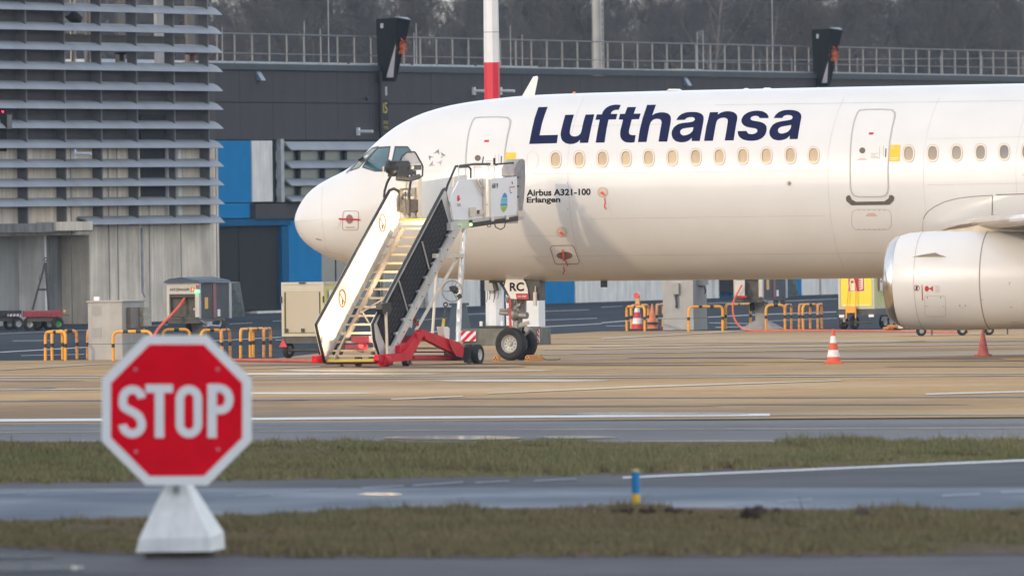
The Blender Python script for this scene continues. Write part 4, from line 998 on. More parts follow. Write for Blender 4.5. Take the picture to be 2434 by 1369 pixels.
m.cyl((a[0], -.45, a[1]+.05), (b[0], -.45, b[1]), .045); m.cyl((c[0], -.45, c[1]), (a[0], -.45, a[1]), .012); m.build('gear_pin_tube', M('cream_plastic', (.62, .57, .5), rough=.5), ns)
# --- engine (port)
EY = -5.75
prof_px = [(2121, 84), (2119.5, 89), (2121, 94), (2126, 100), (2134, 105), (2146, 109.5), (2165, 113.5), (2190, 116), (2230, 117.6), (2300, 118), (2352, 117.5), (2434, 114.5), (2520, 107), (2600, 97), (2660, 88)]
cyl_c = [aL(x, 668-(x-2121)*.013, EY) for x, _ in prof_px]
sc_e = F/ (AM @ Vector((13, EY, 0))).y
pf = [(r/sc_e, c[0]) for (x, r), c in zip(prof_px, cyl_c)]
EZ = cyl_c[5][1]
def nac(sub, name, mat, parent, extra=None):
    return MB().lathe(sub, (0, EY, EZ), 96, axis='X', cap=False).build(name, mat, parent, ang=50)
XL = pf[5][0]
inlet = [(pf[0][0]*.93, pf[0][1]+.25), (pf[0][0]*.955, pf[0][1]+.08)]
lip = nac(inlet+pf[:6]+[(pf[5][0]-.001, pf[5][1]+.002)], 'engine_inlet_lip', CHROME, AC)
eng = MB().lathe([(pf[5][0]-.004, pf[5][1]+.004)]+pf[6:]+[(pf[-1][0]*.9, pf[-1][1])], (0, EY, EZ), 96, axis='X', cap=False)
nacb = eng.build('engine_nacelle', PAINT, AC, ang=50)
NB = BVHTree.FromPolygons([Vector(v) for v in eng.v], eng.f)
nac([(pf[0][0]*.93, pf[0][1]+.25), (pf[0][0]*.98, pf[0][1]+1.0)], 'inlet_duct', PAINTG, AC)
m = MB().lathe([(.02, pf[0][1]+.62), (.15, pf[0][1]+.75), (.25, pf[0][1]+.98), (pf[0][0]*.97, pf[0][1]+1.0), (.02, pf[0][1]+1.02)], (0, EY, EZ), 48, axis='X'); m.build('fan', GMD, AC)
MB().lathe([(.62, pf[-1][1]-.3), (.55, pf[-1][1]+.6), (.35, pf[-1][1]+1.1), (.05, pf[-1][1]+1.8)], (0, EY, EZ), 48, axis='X').build('exhaust_cone', GM, AC)
def ring(xpx, rad_px, w=.012, mat=LINED, name='nacelle_seam'):
    X = aL(xpx, 560, EY)[0]; r = float(np.interp(X, [p[1] for p in pf], [p[0] for p in pf]))
    MB().lathe([(r+.002, X-w), (r+.005, X), (r+.002, X+w)], (0, EY, EZ), 96, axis='X', cap=False).build(name, mat, nacb)
ring(2198, 0, .006, LINE); ring(2354, 0, .013, M('seam_brown', (.30, .24, .2)))
# strake
q = [(2168, 611), (2200, 602), (2228, 596.5), (2236, 604), (2249, 610)]
P0 = []; P1 = []
for x, y in q:
    h, nr = hit(x, 611, NB); P0.append(h+nr*-.01); P1.append(h + Vector((0, -.16, .10))*max((611-y)/15, .02))
MB().add([tuple(p) for p in P0+P1], [(i, i+1, len(q)+i+1, len(q)+i) for i in range(len(q)-1)]).build('nacelle_strake', M('strake_grey', (.45, .42, .38), rough=.5, var=.1), nacb, smooth=False)
kw = dict(bvh=NB, parent=nacb, fallback_y=-6.8)
ribbon(oval(2179, 684.5, 6.5, 6.5), 1.3, .006, 'warning_circle', M('dark_red_ring', (.25, .04, .03)), closed=True, **kw)
ribbon([(2175, 689), (2183, 680)], 1.3, .006, 'warning_bar', MATS['dark_red_ring'], **kw); patch([[(2177, 680), (2181, 680), (2181, 689), (2177, 689)]], .005, 'warning_figure', DKTXT, **kw)
patch([[(2190.5, 677), (2192.5, 677), (2193.5, 714), (2191.5, 714)]], .006, 'red_line', REDD, **kw)
patch([oval(2203, 686, 5, 6.8, 12)], .006, 'hazard_symbol', REDD, **kw); patch([[(2203, 684.5), (2211, 684.5), (2218, 679), (2218, 693), (2211, 687.5), (2203, 687.5)]], .006, 'hazard_symbol', REDD, **kw)
for i, w_ in enumerate((8, 12, 10, 12, 11, 9)): patch([[(2223, 679+i*3), (2223+w_, 679+i*3), (2223+w_, 680+i*3), (2223, 680+i*3)]], .005, 'placard_line', LINE, **kw)
ribbon(rrect(2199, 703, 2248, 752, 5, sk=-.03), .9, .004, 'access_panel', LINE, closed=True, **kw)
for (x, y, a, b) in ((2204.5, 707, 1.6, 4.5), (2236, 707, 1.6, 4.5), (2202, 727.5, 6, 1.5), (2242, 728, 5, 1.5), (2281.5, 726, 1.6, 4.5), (2294.5, 726, 1.6, 4.5), (2288, 731.5, 5, 1.2), (2400, 672, 4, 1.5), (2399, 676, 2, 2), (2334, 712, 8, 1.4), (2404, 730, 3, 2), (2410, 765, 14, 1.2)):
    patch([[(x-a/2, y-b/2), (x+a/2, y-b/2), (x+a/2, y+b/2), (x-a/2, y+b/2)]], .006, 'latch', LINED if a < 5 else LINE, **kw)
# --- wing
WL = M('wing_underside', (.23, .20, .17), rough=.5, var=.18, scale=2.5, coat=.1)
le_px = [(-2.0, 2196, 553), (-2.6, 2225, 541), (-3.3, 2255, 528), (-4.2, 2283, 520.5), (-5.2, 2305, 517.5), (-6.5, 2335, 514.5), (-9, 2398, 508.5), (-12, 2475, 501), (-17, 2603, 489)]
sec = []
for (yl, px_, py_) in le_px:
    X, z = aL(px_, py_, yl); sec.append((yl, X, z, float(np.interp(-yl, [2, 6.4, 17], [6.3, 4.1, 1.7]))))
af = [(0, 0), (.006, .014), (.025, .030), (.06, .045), (.12, .058), (.25, .068), (.45, .062), (.7, .038), (1.0, 0), (.8, -.022), (.6, -.045), (.4, -.058), (.25, -.058), (.12, -.046), (.06, -.034), (.025, -.022), (.006, -.011)]
def loft(sections, idx, name, mat, cap=True, closed=True, d=0.0):
    m = MB(); k = len(idx)
    for (yl, X, z, c) in sections:
        for i in idx: m.v.append((X+af[i][0]*c - (.004 if d else 0), yl, z-.13+af[i][1]*c*.62 + (d if af[i][1] >= 0 else -d)))
    for s in range(len(sections)-1):
        for i in range(k if closed else k-1): j = (i+1) % k; m.f.append((s*k+i, s*k+j, (s+1)*k+j, (s+1)*k+i))
    if cap and closed: m.f += [tuple(range(k)), tuple(range((len(sections)-1)*k, len(sections)*k))]
    return m.build(name, mat, AC, ang=45)
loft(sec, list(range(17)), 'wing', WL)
nose_idx = [4, 3, 2, 1, 0, 16, 15, 14, 13]
loft(sec[:5], nose_idx, 'leading_edge', CHROME, closed=False, d=.006)
loft(sec[4:7], nose_idx, 'slat', M('slat_bare_metal', (.55, .47, .38), rough=.4, metal=.5, var=.15, scale=4), closed=False, d=.010)
loft(sec[6:], nose_idx, 'slat', PAINT, closed=False, d=.012)
# pylon on top of the nacelle
P0 = [aL(x, y, EY-.16) for x, y in ((2205, 553), (2300, 541), (2345, 531), (2520, 520), (2620, 560), (2500, 566), (2300, 566))]
MB().prism([Vector((a, EY-.16, b)) for a, b in P0], [Vector((a, EY+.16, b)) for a, b in P0]).build('engine_pylon', M('pylon_bare', (.45, .39, .32), rough=.45, metal=.3, var=.15, scale=5), AC, smooth=False)
# wing root fairing
rf = [(2195, 521), (2199, 512), (2207, 502), (2222, 491), (2245, 480), (2275, 472), (2310, 467.5), (2358, 464.5)]
ribbon(rf, 1.6, .014, 'fairing_seam', LINED); ribbon([(2359, 464.5), (2358.5, 490), (2358, 512)], 1.5, .014, 'fairing_seam', LINED); ribbon([(2368, 463), (2434, 461)], 2, .014, 'fairing_seam', LINED); ribbon([(2195, 521), (2193, 540), (2193, 551)], .8, .01, 'fairing_seam', LINE)
patch([rf + [(2358, 530), (2300, 545), (2195, 552)]], .011, 'wing_root_fairing', PAINT, cut=8); patch([[(2361, 465), (2500, 460), (2500, 540), (2361, 530)]], .010, 'wing_root_fairing', PAINT, cut=8)
# belly antenna
a = aL(1433, 670, 0); MB().span((a[0]-.05, -.02, a[1]-.12), (a[0]+.1, .02, a[1]+.1)).build('antenna_blade', BLACKP, AC)
# ------------------------------------------------------------------ passenger stairs
SA = 22.0                       # climbs away from the camera, turned to the right
S0 = gnd(783, 872.5)
sfm = Frame(S0, 90-SA)          # u climbs, v is to the left of the climb
ST = empty('passenger_stairs', (S0.x, S0.y, 0), R(90-SA), 'white mobile boarding stairs on a red wheeled chassis at the front door', 'boarding stairs')
SW = 1.22
# local coords: x = u, y = v (left positive).  left balustrade at v=0, right one at v=-SW
WHT = M('stair_white_paint', (.84, .80, .73), rough=.24, var=.04, scale=3, coat=.3)
WHT2 = M('stair_aluminium', (.62, .60, .57), rough=.4, metal=.25, var=.1, scale=4)
TRM = M('black_handrail', (.02, .018, .017), rough=.45, var=.1)
REDP = M('stair_red_paint', (.62, .008, .022), rough=.5, var=.14, scale=3, spec=.2)
REDP2 = M('stair_dark_red', (.28, .01, .02), rough=.5, var=.15, scale=3)
SOL = M('dark_solar_cells', (.020, .019, .022), rough=.6, var=.2, scale=3, spec=.15)
def sp(x, y, v): q = sfm.px(x, y, v); return Vector((q[0], v, q[1]))
def plate(name, pts, v, th, mat, parent=ST, label=None):
    """polygon traced on the lengthwise plane v, thickened towards +v"""
    a = [sp(x, y, v) for x, y in pts]; return MB().prism(a, [p+Vector((0, th, 0)) for p in a]).build(name, mat, parent, smooth=False, label=label)
def bar(name, pts, v, r, mat, parent=ST, n=8): return MB().tube([sp(x, y, v) for x, y in pts], r, n=n).build(name, mat, parent)
lp = [(751, 772), (757, 800), (772, 862), (783, 851), (881, 658), (949, 525), (953, 470), (946, 456), (935, 451), (926, 453)]
LB = plate('left_balustrade', lp, 0, .05, WHT, label='glossy white inner panel with two no-smoking signs')
bar('handrail', [(772, 862), (757, 800), (751, 772), (838, 613), (926, 453), (936, 449), (946, 454), (952, 466)], .0, .036, TRM, LB)
NSM = M('sign_red_ring', (.80, .14, .04), rough=.5)
def nosmoke(cx, cy):
    q = sp(cx, cy, -.006); ring_ = MB(); ring_.tube([q+Vector((.185*math.cos(a), -.002, .185*math.sin(a))) for a in [2*math.pi*i/28 for i in range(28)]], .014, n=4, closed=True)
    r_ = ring_.build('no_smoking_sign', NSM, LB)
    MB().tube([q+Vector((-.15, -.003, .12)), q+Vector((.15, -.003, -.12))], .012, n=4).build('slash', NSM, r_)
    MB().box(q+Vector((.01, -.004, -.09)), (.035, .006, .10)).build('cigarette', DKTXT, r_, smooth=False)
nosmoke(909, 530); nosmoke(813.5, 709)
plate('latch_plate', [(764, 799), (768, 799), (769, 814), (765, 814)], -.012, .012, GALV, LB)
# right balustrade
RB_ = [(885, 770), (888, 805), (900, 852), (926, 850), (1079, 546), (1062, 456), (1054, 452), (910, 722)]
RB = plate('right_balustrade', RB_, -SW, .05, WHT2, label='right side panel carrying dark solar cells outside')
dk = [(1050.6, 474), (1070.6, 543), (1040, 603), (969, 740.5), (922, 831.7), (898, 767.6), (913, 737)]
DK = plate('solar_panel', dk, -SW-.02, .018, SOL, RB)
# cell grid lines on the dark panel, running with the slope
LNE = M('cell_line', (.12, .12, .13), rough=.5)
d0 = (1050.6-913)/(737-474.0)
for k in range(1, 7):
    t = k/7.0; a = (913+(922-913)*t*1.0, 737+(831.7-737)*t); b = (1050.6+(1070.6-1050.6)*t, 474+(543-474)*t)
    seg = 22
    mm = MB()
    for j in range(seg):
        if j % 1 == 0:
            p = (a[0]+(b[0]-a[0])*(j+.12)/seg, a[1]+(b[1]-a[1])*(j+.12)/seg); q = (a[0]+(b[0]-a[0])*(j+.78)/seg, a[1]+(b[1]-a[1])*(j+.78)/seg); mm.tube([sp(*p, -SW-.025), sp(*q, -SW-.025)], .0035, n=3)
    mm.build('cell_line', LNE, DK)
bar('handrail', [(903, 855), (889, 806), (885.5, 771), (910, 722), (1053, 452), (1058, 449)], -SW, .034, TRM, RB)
bar('brace', [(948, 668), (969, 740)], -SW-.04, .02, WHT2, RB); bar('brace', [(1003, 575), (1020, 640)], -SW-.04, .02, WHT2, RB)
plate('black_box', [(908, 722), (929, 719), (932, 735), (927, 747), (912, 747), (907, 735)], -SW-.16, .14, BLACKP)
bar('safety_post', [(917, 742), (921, 858)], -SW-.14, .035, M('cream_post', (.70, .60, .47), rough=.4, var=.05))
# outer white stringer with bolts
beam = [(924, 842), (938, 842), (1064, 603), (1100, 536), (1086, 534), (1050, 600)]
BM = plate('stringer', beam, -SW-.14, .06, WHT2)
for t in [i/11 for i in range(12)]:
    q = sp(931+(1093-931)*t, 842+(536-842)*t+2, -SW-.145); MB().ball(q, .014, 4).build('bolt', DKTXT, BM)
for t in [i/9+.04 for i in range(9)]:
    x = 924+(1084-924)*t; y = 840+(540-840)*t
    plate('step_bracket', [(x-8, y-3), (x+1, y-7), (x+2, y-3), (x-6, y+2)], -SW-.10, .06, WHT2)
# inner stringers under the treads
for v, pts in ((-.28, [(796, 852), (806, 852), (962, 545), (955, 540)]), (-SW+.2, [(880, 852), (888, 852), (1045, 540), (1038, 536)])):
    plate('under_beam', pts, v, .05, M('beam_beige', (.22, .19, .16), rough=.5, var=.1))
TRD = M('tread_nosing', (.42, .33, .22), rough=.35, var=.08, scale=5, coat=.2); TRT = M('tread_top', (.30, .27, .23), rough=.6, var=.15, scale=8)
ty = [846.5, 833.7, 813, 792, 771.5, 751, 730, 709, 688, 667.5, 646.8, 626.3, 606, 586, 565, 544]
tx = [779, 785, 796, 807.5, 817.5, 828.5, 840, 852.5, 863, 875, 886, 896.5, 906, 918.5, 928.5, 940.5]
for x, y in zip(tx, ty):
    q = sp(x, y, -.05); o = MB().span((q.x, -SW+.05, q.z-.022), (q.x+.03, -.052, q.z+.022)).build('tread', TRD, ST, smooth=False)
    MB().span((q.x+.031, -SW+.06, q.z-.012), (q.x+.24, -.06, q.z+.012)).build('tread_plate', TRT, o, smooth=False)
YEL = M('yellow_edge', (.50, .40, .03), rough=.4, var=.05)
q = sp(776, 857, -.02); MB().span((q.x-.03, -SW+.03, q.z-.03), (q.x+.02, -.03, q.z+.03)).build('bottom_edge', YEL, ST, smooth=False)
q = sp(952, 522, -.05); pz = q.z; px0 = q.x
MB().span((px0, -SW+.05, pz-.02), (px0+.03, -.052, pz+.012)).build('platform_edge', YEL, ST, smooth=False)
uEnd = sp(1236, 520, -SW-.1).x
MB().span((px0+.07, -SW-.05, pz-.12), (uEnd, 0, pz-.02)).build('platform_floor', WHT2, ST, smooth=False)
plate('platform_beam', [(1072, 531), (1072, 548), (1079, 548), (1146, 536), (1246, 522), (1246, 508), (1232, 505), (1078, 528)], -SW-.12, .1, WHT2)
plate('platform_underframe', [(1120, 530), (1120, 541), (1232, 525), (1232, 514)], -SW-.14, .02, BLACKP)
plate('bracket', [(1170, 517), (1175, 516), (1175, 525), (1170, 526)], -SW-.17, .03, WHT); plate('bracket', [(1205, 512), (1210, 511), (1210, 521), (1205, 522)], -SW-.17, .03, WHT)
SIDE = M('platform_panel_white', (.88, .88, .90), rough=.45, var=.03)
p1 = plate('platform_side_panel', [(1091, 430), (1129, 425), (1150, 424), (1150, 516), (1078, 523), (1071, 480), (1075, 462)], -SW-.1, .03, SIDE)
p2 = plate('platform_side_panel', [(1168, 425), (1229, 420), (1229, 511), (1168, 516)], -SW-.13, .03, SIDE)
def ptext(s, x0, y0, w, h, v, mat, parent, bold=.02):
    V, Fc, tw, th = text2d(s, 1, bold); return MB().add([sp(x0+a/tw*w, y0-b/th*h-.04*a/tw*w, v) for a, b in V], Fc).build('lettering', mat, parent, smooth=False)
ptext('6819', 1170, 448, 14, 12, -SW-.134, DKTXT, p2)
LG = M('logo_red', (.75, .04, .03), rough=.5)
plate('logo_mark', [(1087, 466), (1092, 464), (1092, 470), (1095, 472), (1090, 479), (1087, 478)], -SW-.104, .003, LG, p1)
ptext('TCR', 1086, 491, 9, 6, -SW-.104, DKTXT, p1, .01)
# leaf-shaped green and blue picture on the outer panel
for pts, c in (([(1193, 470), (1197, 461), (1200, 458), (1204, 462), (1206, 470)], (.05, .28, .60)), ([(1192, 471), (1206, 471), (1206, 482), (1190, 482)], (.15, .55, .65)), ([(1190, 483), (1206, 483), (1206, 490), (1190, 490)], (.08, .35, .55)), ([(1190, 491), (1206, 491), (1202, 500), (1197, 506), (1192, 500)], (.35, .55, .05))):
    plate('leaf_picture', pts, -SW-.134, .003, M('leaf_%d' % int(c[0]*100), c, rough=.5, var=.2, scale=30), p2)
for a in ([(1211, 444), (1224, 443), (1224, 446), (1211, 447)],): plate('red_sticker_text', a, -SW-.134, .003, MATS['faded_red'], p2)
m = MB(); m.tube([sp(1217, 432, -SW-.135), sp(1218, 438, -SW-.135)], .01, n=4); m.tube([sp(1212, 449, -SW-.135), sp(1213, 459, -SW-.135), sp(1217, 458, -SW-.135)], .006, n=4); m.build('sticker_hook', DKTXT, p2)
# braces behind/over the side panels
CRM = M('cream_steel', (.74, .66, .54), rough=.4, var=.06)
bar('frame_tube', [(1151, 425), (1152, 518)], -SW-.14, .035, CRM); bar('frame_tube', [(1131, 427), (1150, 462)], -SW-.15, .022, CRM); bar('frame_tube', [(1138, 427), (1151, 447)], -SW-.15, .022, CRM); bar('frame_tube', [(1163, 426), (1163, 516)], -SW-.12, .035, CRM)
plate('switch_box', [(1124, 493), (1132, 492), (1132, 512), (1124, 514)], -SW-.2, .08, CRM); plate('switch_box', [(1134, 500), (1150, 497), (1150, 508), (1134, 510)], -SW-.16, .05, CRM); plate('switch', [(1136, 500), (1140, 499.5), (1140, 508), (1136, 508)], -SW-.18, .02, BLACKP)
# handrails of the platform
RT1 = bar('guard_rail', [(1072, 491), (1064, 480), (1060, 465), (1060, 455), (1064, 440), (1083, 396), (1128, 390.5), (1164, 390.5)], -SW+.02, .026, TRM)
bar('guard_rail', [(1179, 391), (1222, 387)], -SW+.02, .02, TRM); bar('guard_rail', [(1175, 376), (1175, 391), (1180, 391.5)], -SW+.02, .028, TRM)
bar('guard_rail', [(1091, 398), (1114, 396.5), (1119, 402), (1119, 424)], -SW+.3, .022, TRM); bar('aerial', [(1146.5, 390), (1149, 373)], -SW+.02, .014, TRM)
for x in (1090, 1128, 1160, 1175, 1218): bar('rail_upright', [(x, 392), (x+.5, 424)], -SW, .012, CRM)
bar('rail_upright', [(1079, 422), (1078, 444)], -SW+.05, .03, CRM)
# padded bumper that meets the fuselage
pad = plate('rubber_bumper', [(1230, 385), (1236, 379), (1243, 378), (1248, 382), (1249, 420), (1246, 470), (1242, 500), (1232, 502), (1229, 420), (1222, 418), (1222, 402)], -SW-.08, .3, M('grey_rubber', (.34, .32, .32), rough=.85, var=.2, scale=6))
plate('bumper_end', [(1230, 502), (1248, 502), (1246, 514), (1233, 516)], -SW-.16, .2, CRM)
for y in (422, 443, 468): MB().box(sp(1230, y, -SW-.12), (.06, .05, .04)).build('pad_bolt', BLACKP, pad, smooth=False)
# left platform side: low wall, post, mast with lamp screen
plate('platform_side_panel', [(1003, 432), (1020, 430), (1110, 415), (1110, 505), (1003, 521)], -.08, .03, M('warm_white_panel', (.82, .79, .74), rough=.35, var=.03))
plate('corner_post', [(994, 426), (1003, 424), (1003, 518), (996, 519)], -.12, .05, CRM)
plate('back_plate', [(951, 446), (995, 446), (996, 520), (955, 521)], -.05, .02, M('grey_beige_plate', (.45, .40, .34), rough=.6, var=.2, scale=6))
plate('white_cap', [(948, 430), (994, 431), (994, 446), (950, 448)], -.09, .03, WHT)
for x_ in (962, 985): MB().box(sp(x_, 490, -.15), (.3 if x_ < 970 else .2, .1, .28)).build('motor_unit', M('dark_grey_unit', (.10, .09, .08), rough=.6, var=.4, scale=8), ST, smooth=False)
m = MB(); m.box(sp(972, 470, -.13), (.5, .04, .06)); m.box(sp(968, 455, -.13), (.35, .04, .05)); m.build('cross_rail', CRM, ST, smooth=False)
bar('mast', [(974, 516), (973, 460), (975, 440), (978, 425), (978, 395)], -.2, .028, TRM)
m = MB(); m.tube([sp(964, 455, -.2), sp(963, 480, -.2), sp(966, 505, -.2), sp(972, 512, -.2)], .012, n=5); m.tube([sp(984, 506, -.2), sp(990, 500, -.2), sp(988, 512, -.2)], .012, n=5); m.build('cable', BLACKP, ST)
hexa = [(952, 380), (957, 371), (967, 362), (985, 361.5), (989, 366), (1003, 391), (1005, 397), (1004, 418), (996, 424), (975, 430)]
scr = MB().tube([sp(x, y, -.25) for x, y in hexa]+[sp(944, 428, -.25)], .02, n=6).build('shield_frame', BLACKP, ST)
plate('clear_shield', [(954, 380), (960, 371), (968, 364), (984, 364), (1001, 390), (962, 392)], -.25, .012, M('hazy_plastic', (.55, .53, .50), rough=.35, var=.06), scr)
plate('equipment_board', [(960, 393), (1002, 392), (1002, 404), (962, 406)], -.26, .03, M('dark_grey_unit', (.1, .09, .08)), scr)
plate('equipment_board', [(945, 418), (975, 420), (998, 414), (1001, 420), (978, 428), (943, 429)], -.26, .03, M('dark_grey_unit', (.1, .09, .08)), scr)
m = MB(); m.box(sp(976, 411, -.24), (.5, .06, .1)); m.box(sp(964, 412, -.27), (.3, .05, .06), ry=.5); m.build('lamp_bracket', BLACKP, scr, smooth=False)
MB().ball(sp(980, 398, -.3), .045, 6).build('lamp', M('lamp_face', (.9, .85, .75), rough=.2), scr)
m = MB(); m.box(sp(945, 397, -.2), (.7, .26, .26)); m.box(sp(944, 408, -.2), (.55, .22, .22)); m.box(sp(957, 394, -.2), (.4, .2, .14)); m.ball(sp(931, 399, -.2), .16, 6); m.ball(sp(958, 400, -.2), .16, 6); m.build('camera_housing', BLACKP, ST)
bar('aerial', [(924.5, 394), (925, 380)], -.2, .02, BLACKP)
bar('frame_tube', [(911, 428), (911, 397), (940, 396)], .05, .014, CRM); bar('frame_tube', [(944, 430), (944, 396)], -.05, .02, CRM)
bar('guard_rail', [(913, 470), (914, 455), (920, 435), (932, 412)], .03, .028, TRM)
# columns and struts below the platform
CH = M('bright_column', (.72, .70, .68), rough=.3, metal=.5, var=.15, scale=4)
bar('support_column', [(1104, 540), (1099, 615), (1093, 700), (1089, 812)], -SW-.05, .055, CH, n=14); bar('column_sleeve', [(1098, 630), (1093, 700)], -SW-.05, .066, WHT2, n=14)
for y0, y1 in ((735, 757), (765, 790)): bar('column_band', [(1092.8-(y0-700)*.035, y0), (1092.8-(y1-700)*.035, y1)], -SW-.05, .062, M('band_white', (.8, .8, .8), rough=.5))
bar('support_strut', [(1040, 614), (1028, 792)], -.3, .034, CRM); bar('support_strut', [(1089, 610), (988, 786)], -SW-.02, .035, CRM)
plate('cross_beam', [(1036, 603), (1105, 603), (1106, 612), (1035, 613)], -SW-.1, .1, CRM)
bar('diagonal_brace', [(858, 742), (908, 713)], -.6, .022, MATS['beam_beige']); bar('diagonal_brace', [(862, 742), (884, 780)], -.6, .018, MATS['beam_beige'])
bar('hydraulic_ram', [(983, 700), (972, 780)], -SW+.1, .07, WHT2)
# hand wheel
q = sp(1075, 692, -SW-.3); w_ = Vector((.93, -.37, 0)); hw = MB()
import_R = Matrix.Rotation(-R(90-SA), 3, 'Z')
e1 = import_R @ Vector((1, -.1, 0)).normalized(); e2 = Vector((0, 0, 1))
hw.tube([q+e1*(.22*math.cos(a))+e2*(.225*math.sin(a)) for a in [2*math.pi*i/32 for i in range(32)]], .015, n=6, closed=True)
for a in (180, 300, 60): hw.tube([q, q+e1*(.22*math.cos(R(a)))+e2*(.225*math.sin(R(a)))], .011, n=5)
HWO = hw.build('hand_wheel', M('wheel_grey_metal', (.42, .38, .33), rough=.5, var=.1), ST)
m = MB()
for i in range(8):
    rg_ = random.Random(i+9); m.box(q+e1*rg_.uniform(-.02, .16)+e2*rg_.uniform(-.12, .14)+e2*0, (rg_.uniform(.05, .11),)*3, rz=rg_.random()*3, rx=rg_.random())
m.build('gear_case', GMD, HWO, smooth=False)
# chassis
def cpl(name, pts, v, th, mat=REDP): return plate(name, pts, v, th, mat)
V1 = -SW-.30
cpl('chassis_front_rail', [(901, 846), (903, 843), (961, 839), (961, 858), (903, 862), (900, 856)], V1, .12)
cpl('chassis_arm', [(958, 840), (1003, 783), (1012, 789), (976, 855), (960, 858)], V1, .12)
cpl('chassis_arm', [(1003, 783), (1012, 786), (1094, 815), (1103, 824), (1098, 847), (1090, 845), (1012, 806)], V1+.03, .12)
cpl('chassis_base', [(975, 844), (1100, 844), (1100, 857), (972, 858)], V1+.25, .15, REDP2); cpl('chassis_base', [(985, 846), (1092, 846), (1092, 851), (985, 852)], V1+.22, .02)
cpl('chassis_plate', [(1066, 806), (1072, 806), (1076, 816), (1098, 818), (1103, 832), (1100, 850), (1085, 846), (1075, 830)], V1-.02, .02)
cpl('fuel_tank', [(940, 797), (990, 797), (990, 835), (955, 835), (948, 850)], V1+.35, .3, REDP2); cpl('red_cover', [(928, 795), (950, 792), (945, 812), (925, 822)], V1+.4, .25); cpl('engine_cover', [(951, 822), (966, 815), (968, 838), (950, 838)], V1+.05, .15)
cpl('cross_tube', [(990, 825), (1085, 825), (1085, 830), (990, 830)], V1+.5, .06, GALV); cpl('cross_tube', [(990, 835), (1085, 835), (1085, 838), (990, 838)], V1+.5, .06, BLACKP)
cpl('corner_bumper', [(753, 846), (770, 843), (776, 862), (754, 862)], .02, .12)
q0 = sp(775, 862, .1); q1 = sp(905, 862, -SW-.2)
MB().tube([Vector((q0.x, .1, q0.z)), Vector((q0.x, -SW-.2, q0.z))], .035, n=8).build('front_bar', REDP2, ST)
MB().lathe([(.001, -.15), (.13, -.13), (.14, 0), (.13, .13), (.001, .15)], sp(914, 857, -SW-.25), 14, axis='X').build('float_buffer', REDP, ST)
MB().box(sp(868, 806, -.7), (.55, .42, .13)).build('engine_cover', REDP2, ST, smooth=False); MB().box(sp(842, 824, -.7), (.3, .3, .08)).build('engine_cover', REDP2, ST, smooth=False); MB().cyl(sp(858, 824, -.5), sp(862, 824, -.75), .12, n=16).build('air_filter', REDP2, ST)
# lines and clutter on the chassis
m = MB()
for i in range(7):
    a = sp(978+i*3.2, 742+i*7, V1+.3); m.box(a, (.07, .06, .08), rz=i)
m.build('cable_chain', M('cable_clutter', (.25, .06, .03), rough=.6, var=.7, scale=20), ST, smooth=False)
cpl('tool_box', [(1053, 776), (1064, 776), (1069, 781), (1068, 806), (1060, 808), (1056, 795)], V1+.1, .15, WHT); cpl('extinguisher', [(992, 792), (999, 790), (999, 806), (992, 806)], V1-.02, .08, REDP)
m = MB(); m.tube([sp(1059, 731, V1+.2), sp(1058, 742, V1+.2), sp(1055, 760, V1+.2)], .03, n=8); m.build('tow_bar_handle', GMD, ST)
tr_ = MB(); qq = sp(1059, 724, V1+.2); tr_.tube([qq+e1*(.04*math.cos(a))+e2*(.045*math.sin(a)) for a in [2*math.pi*i/14 for i in range(14)]], .016, n=5, closed=True); tr_.build('tow_eye', GMD, ST)
bar('tow_bar_grip', [(1055, 758), (1053, 776)], V1+.2, .035, M('grip_yellow', (.75, .52, .02), rough=.5)); bar('tow_bar_grip', [(1052, 790), (1051, 805)], V1+.2, .03, MATS['grip_yellow'])
# wheels roll along the stairs' length
ax = (0, -1, 0)
wheel(ST, sp(1135, 842.5, V1-.1), ax, .225, .17, .12, rm=M('wheel_rim_pale', (.6, .58, .56), rough=.4, var=.1), name='wheel'); wheel(ST, sp(1115, 842, V1+1.2), ax, .225, .17, .12, name='wheel')
wheel(ST, sp(965, 858, V1+.1), ax, .12, .12, .06); wheel(ST, sp(852, 858, -.1), ax, .12, .12, .06); 
for (x, y0, y1, v) in ((812, 862, 874, 0), (1115, 852, 867, V1), (931, 858, 868, V1), (975, 858, 866, V1)): a, b = sp(x, y0, v), sp(x, y1, v); b.z = max(b.z, .005); m = MB(); m.lathe([(.03, a.z-b.z), (.03, .02), (.06, .018), (.06, 0)], b, 10); m.build('jack_foot', GMD, ST)
cpl('axle_box', [(1096, 826), (1120, 826), (1120, 855), (1096, 856)], V1+.05, .4, BLACKP)
# status lamp
q = sp(1119, 534, -SW-.25); MB().ball(q, .035, 8).build('status_lamp', M('green_led', (.1, .9, .2), emit=(.25, 1.0, .15), es=2.5), ST); MB().cyl(q+Vector((0, 0, .03)), q+Vector((0, 0, .1)), .04).build('lamp_holder', GMD, ST)
m = MB(); m.tube([sp(1156, 530, -SW-.1), sp(1160, 540, -SW-.1), sp(1166, 539, -SW-.1), sp(1167, 528, -SW-.1)], .01, n=5); m.tube([sp(1174, 527, -SW-.1), sp(1178, 540, -SW-.1), sp(1190, 546, -SW-.1), sp(1199, 540, -SW-.1), sp(1202, 525, -SW-.1)], .012, n=5); m.build('hanging_cable', BLACKP, ST)

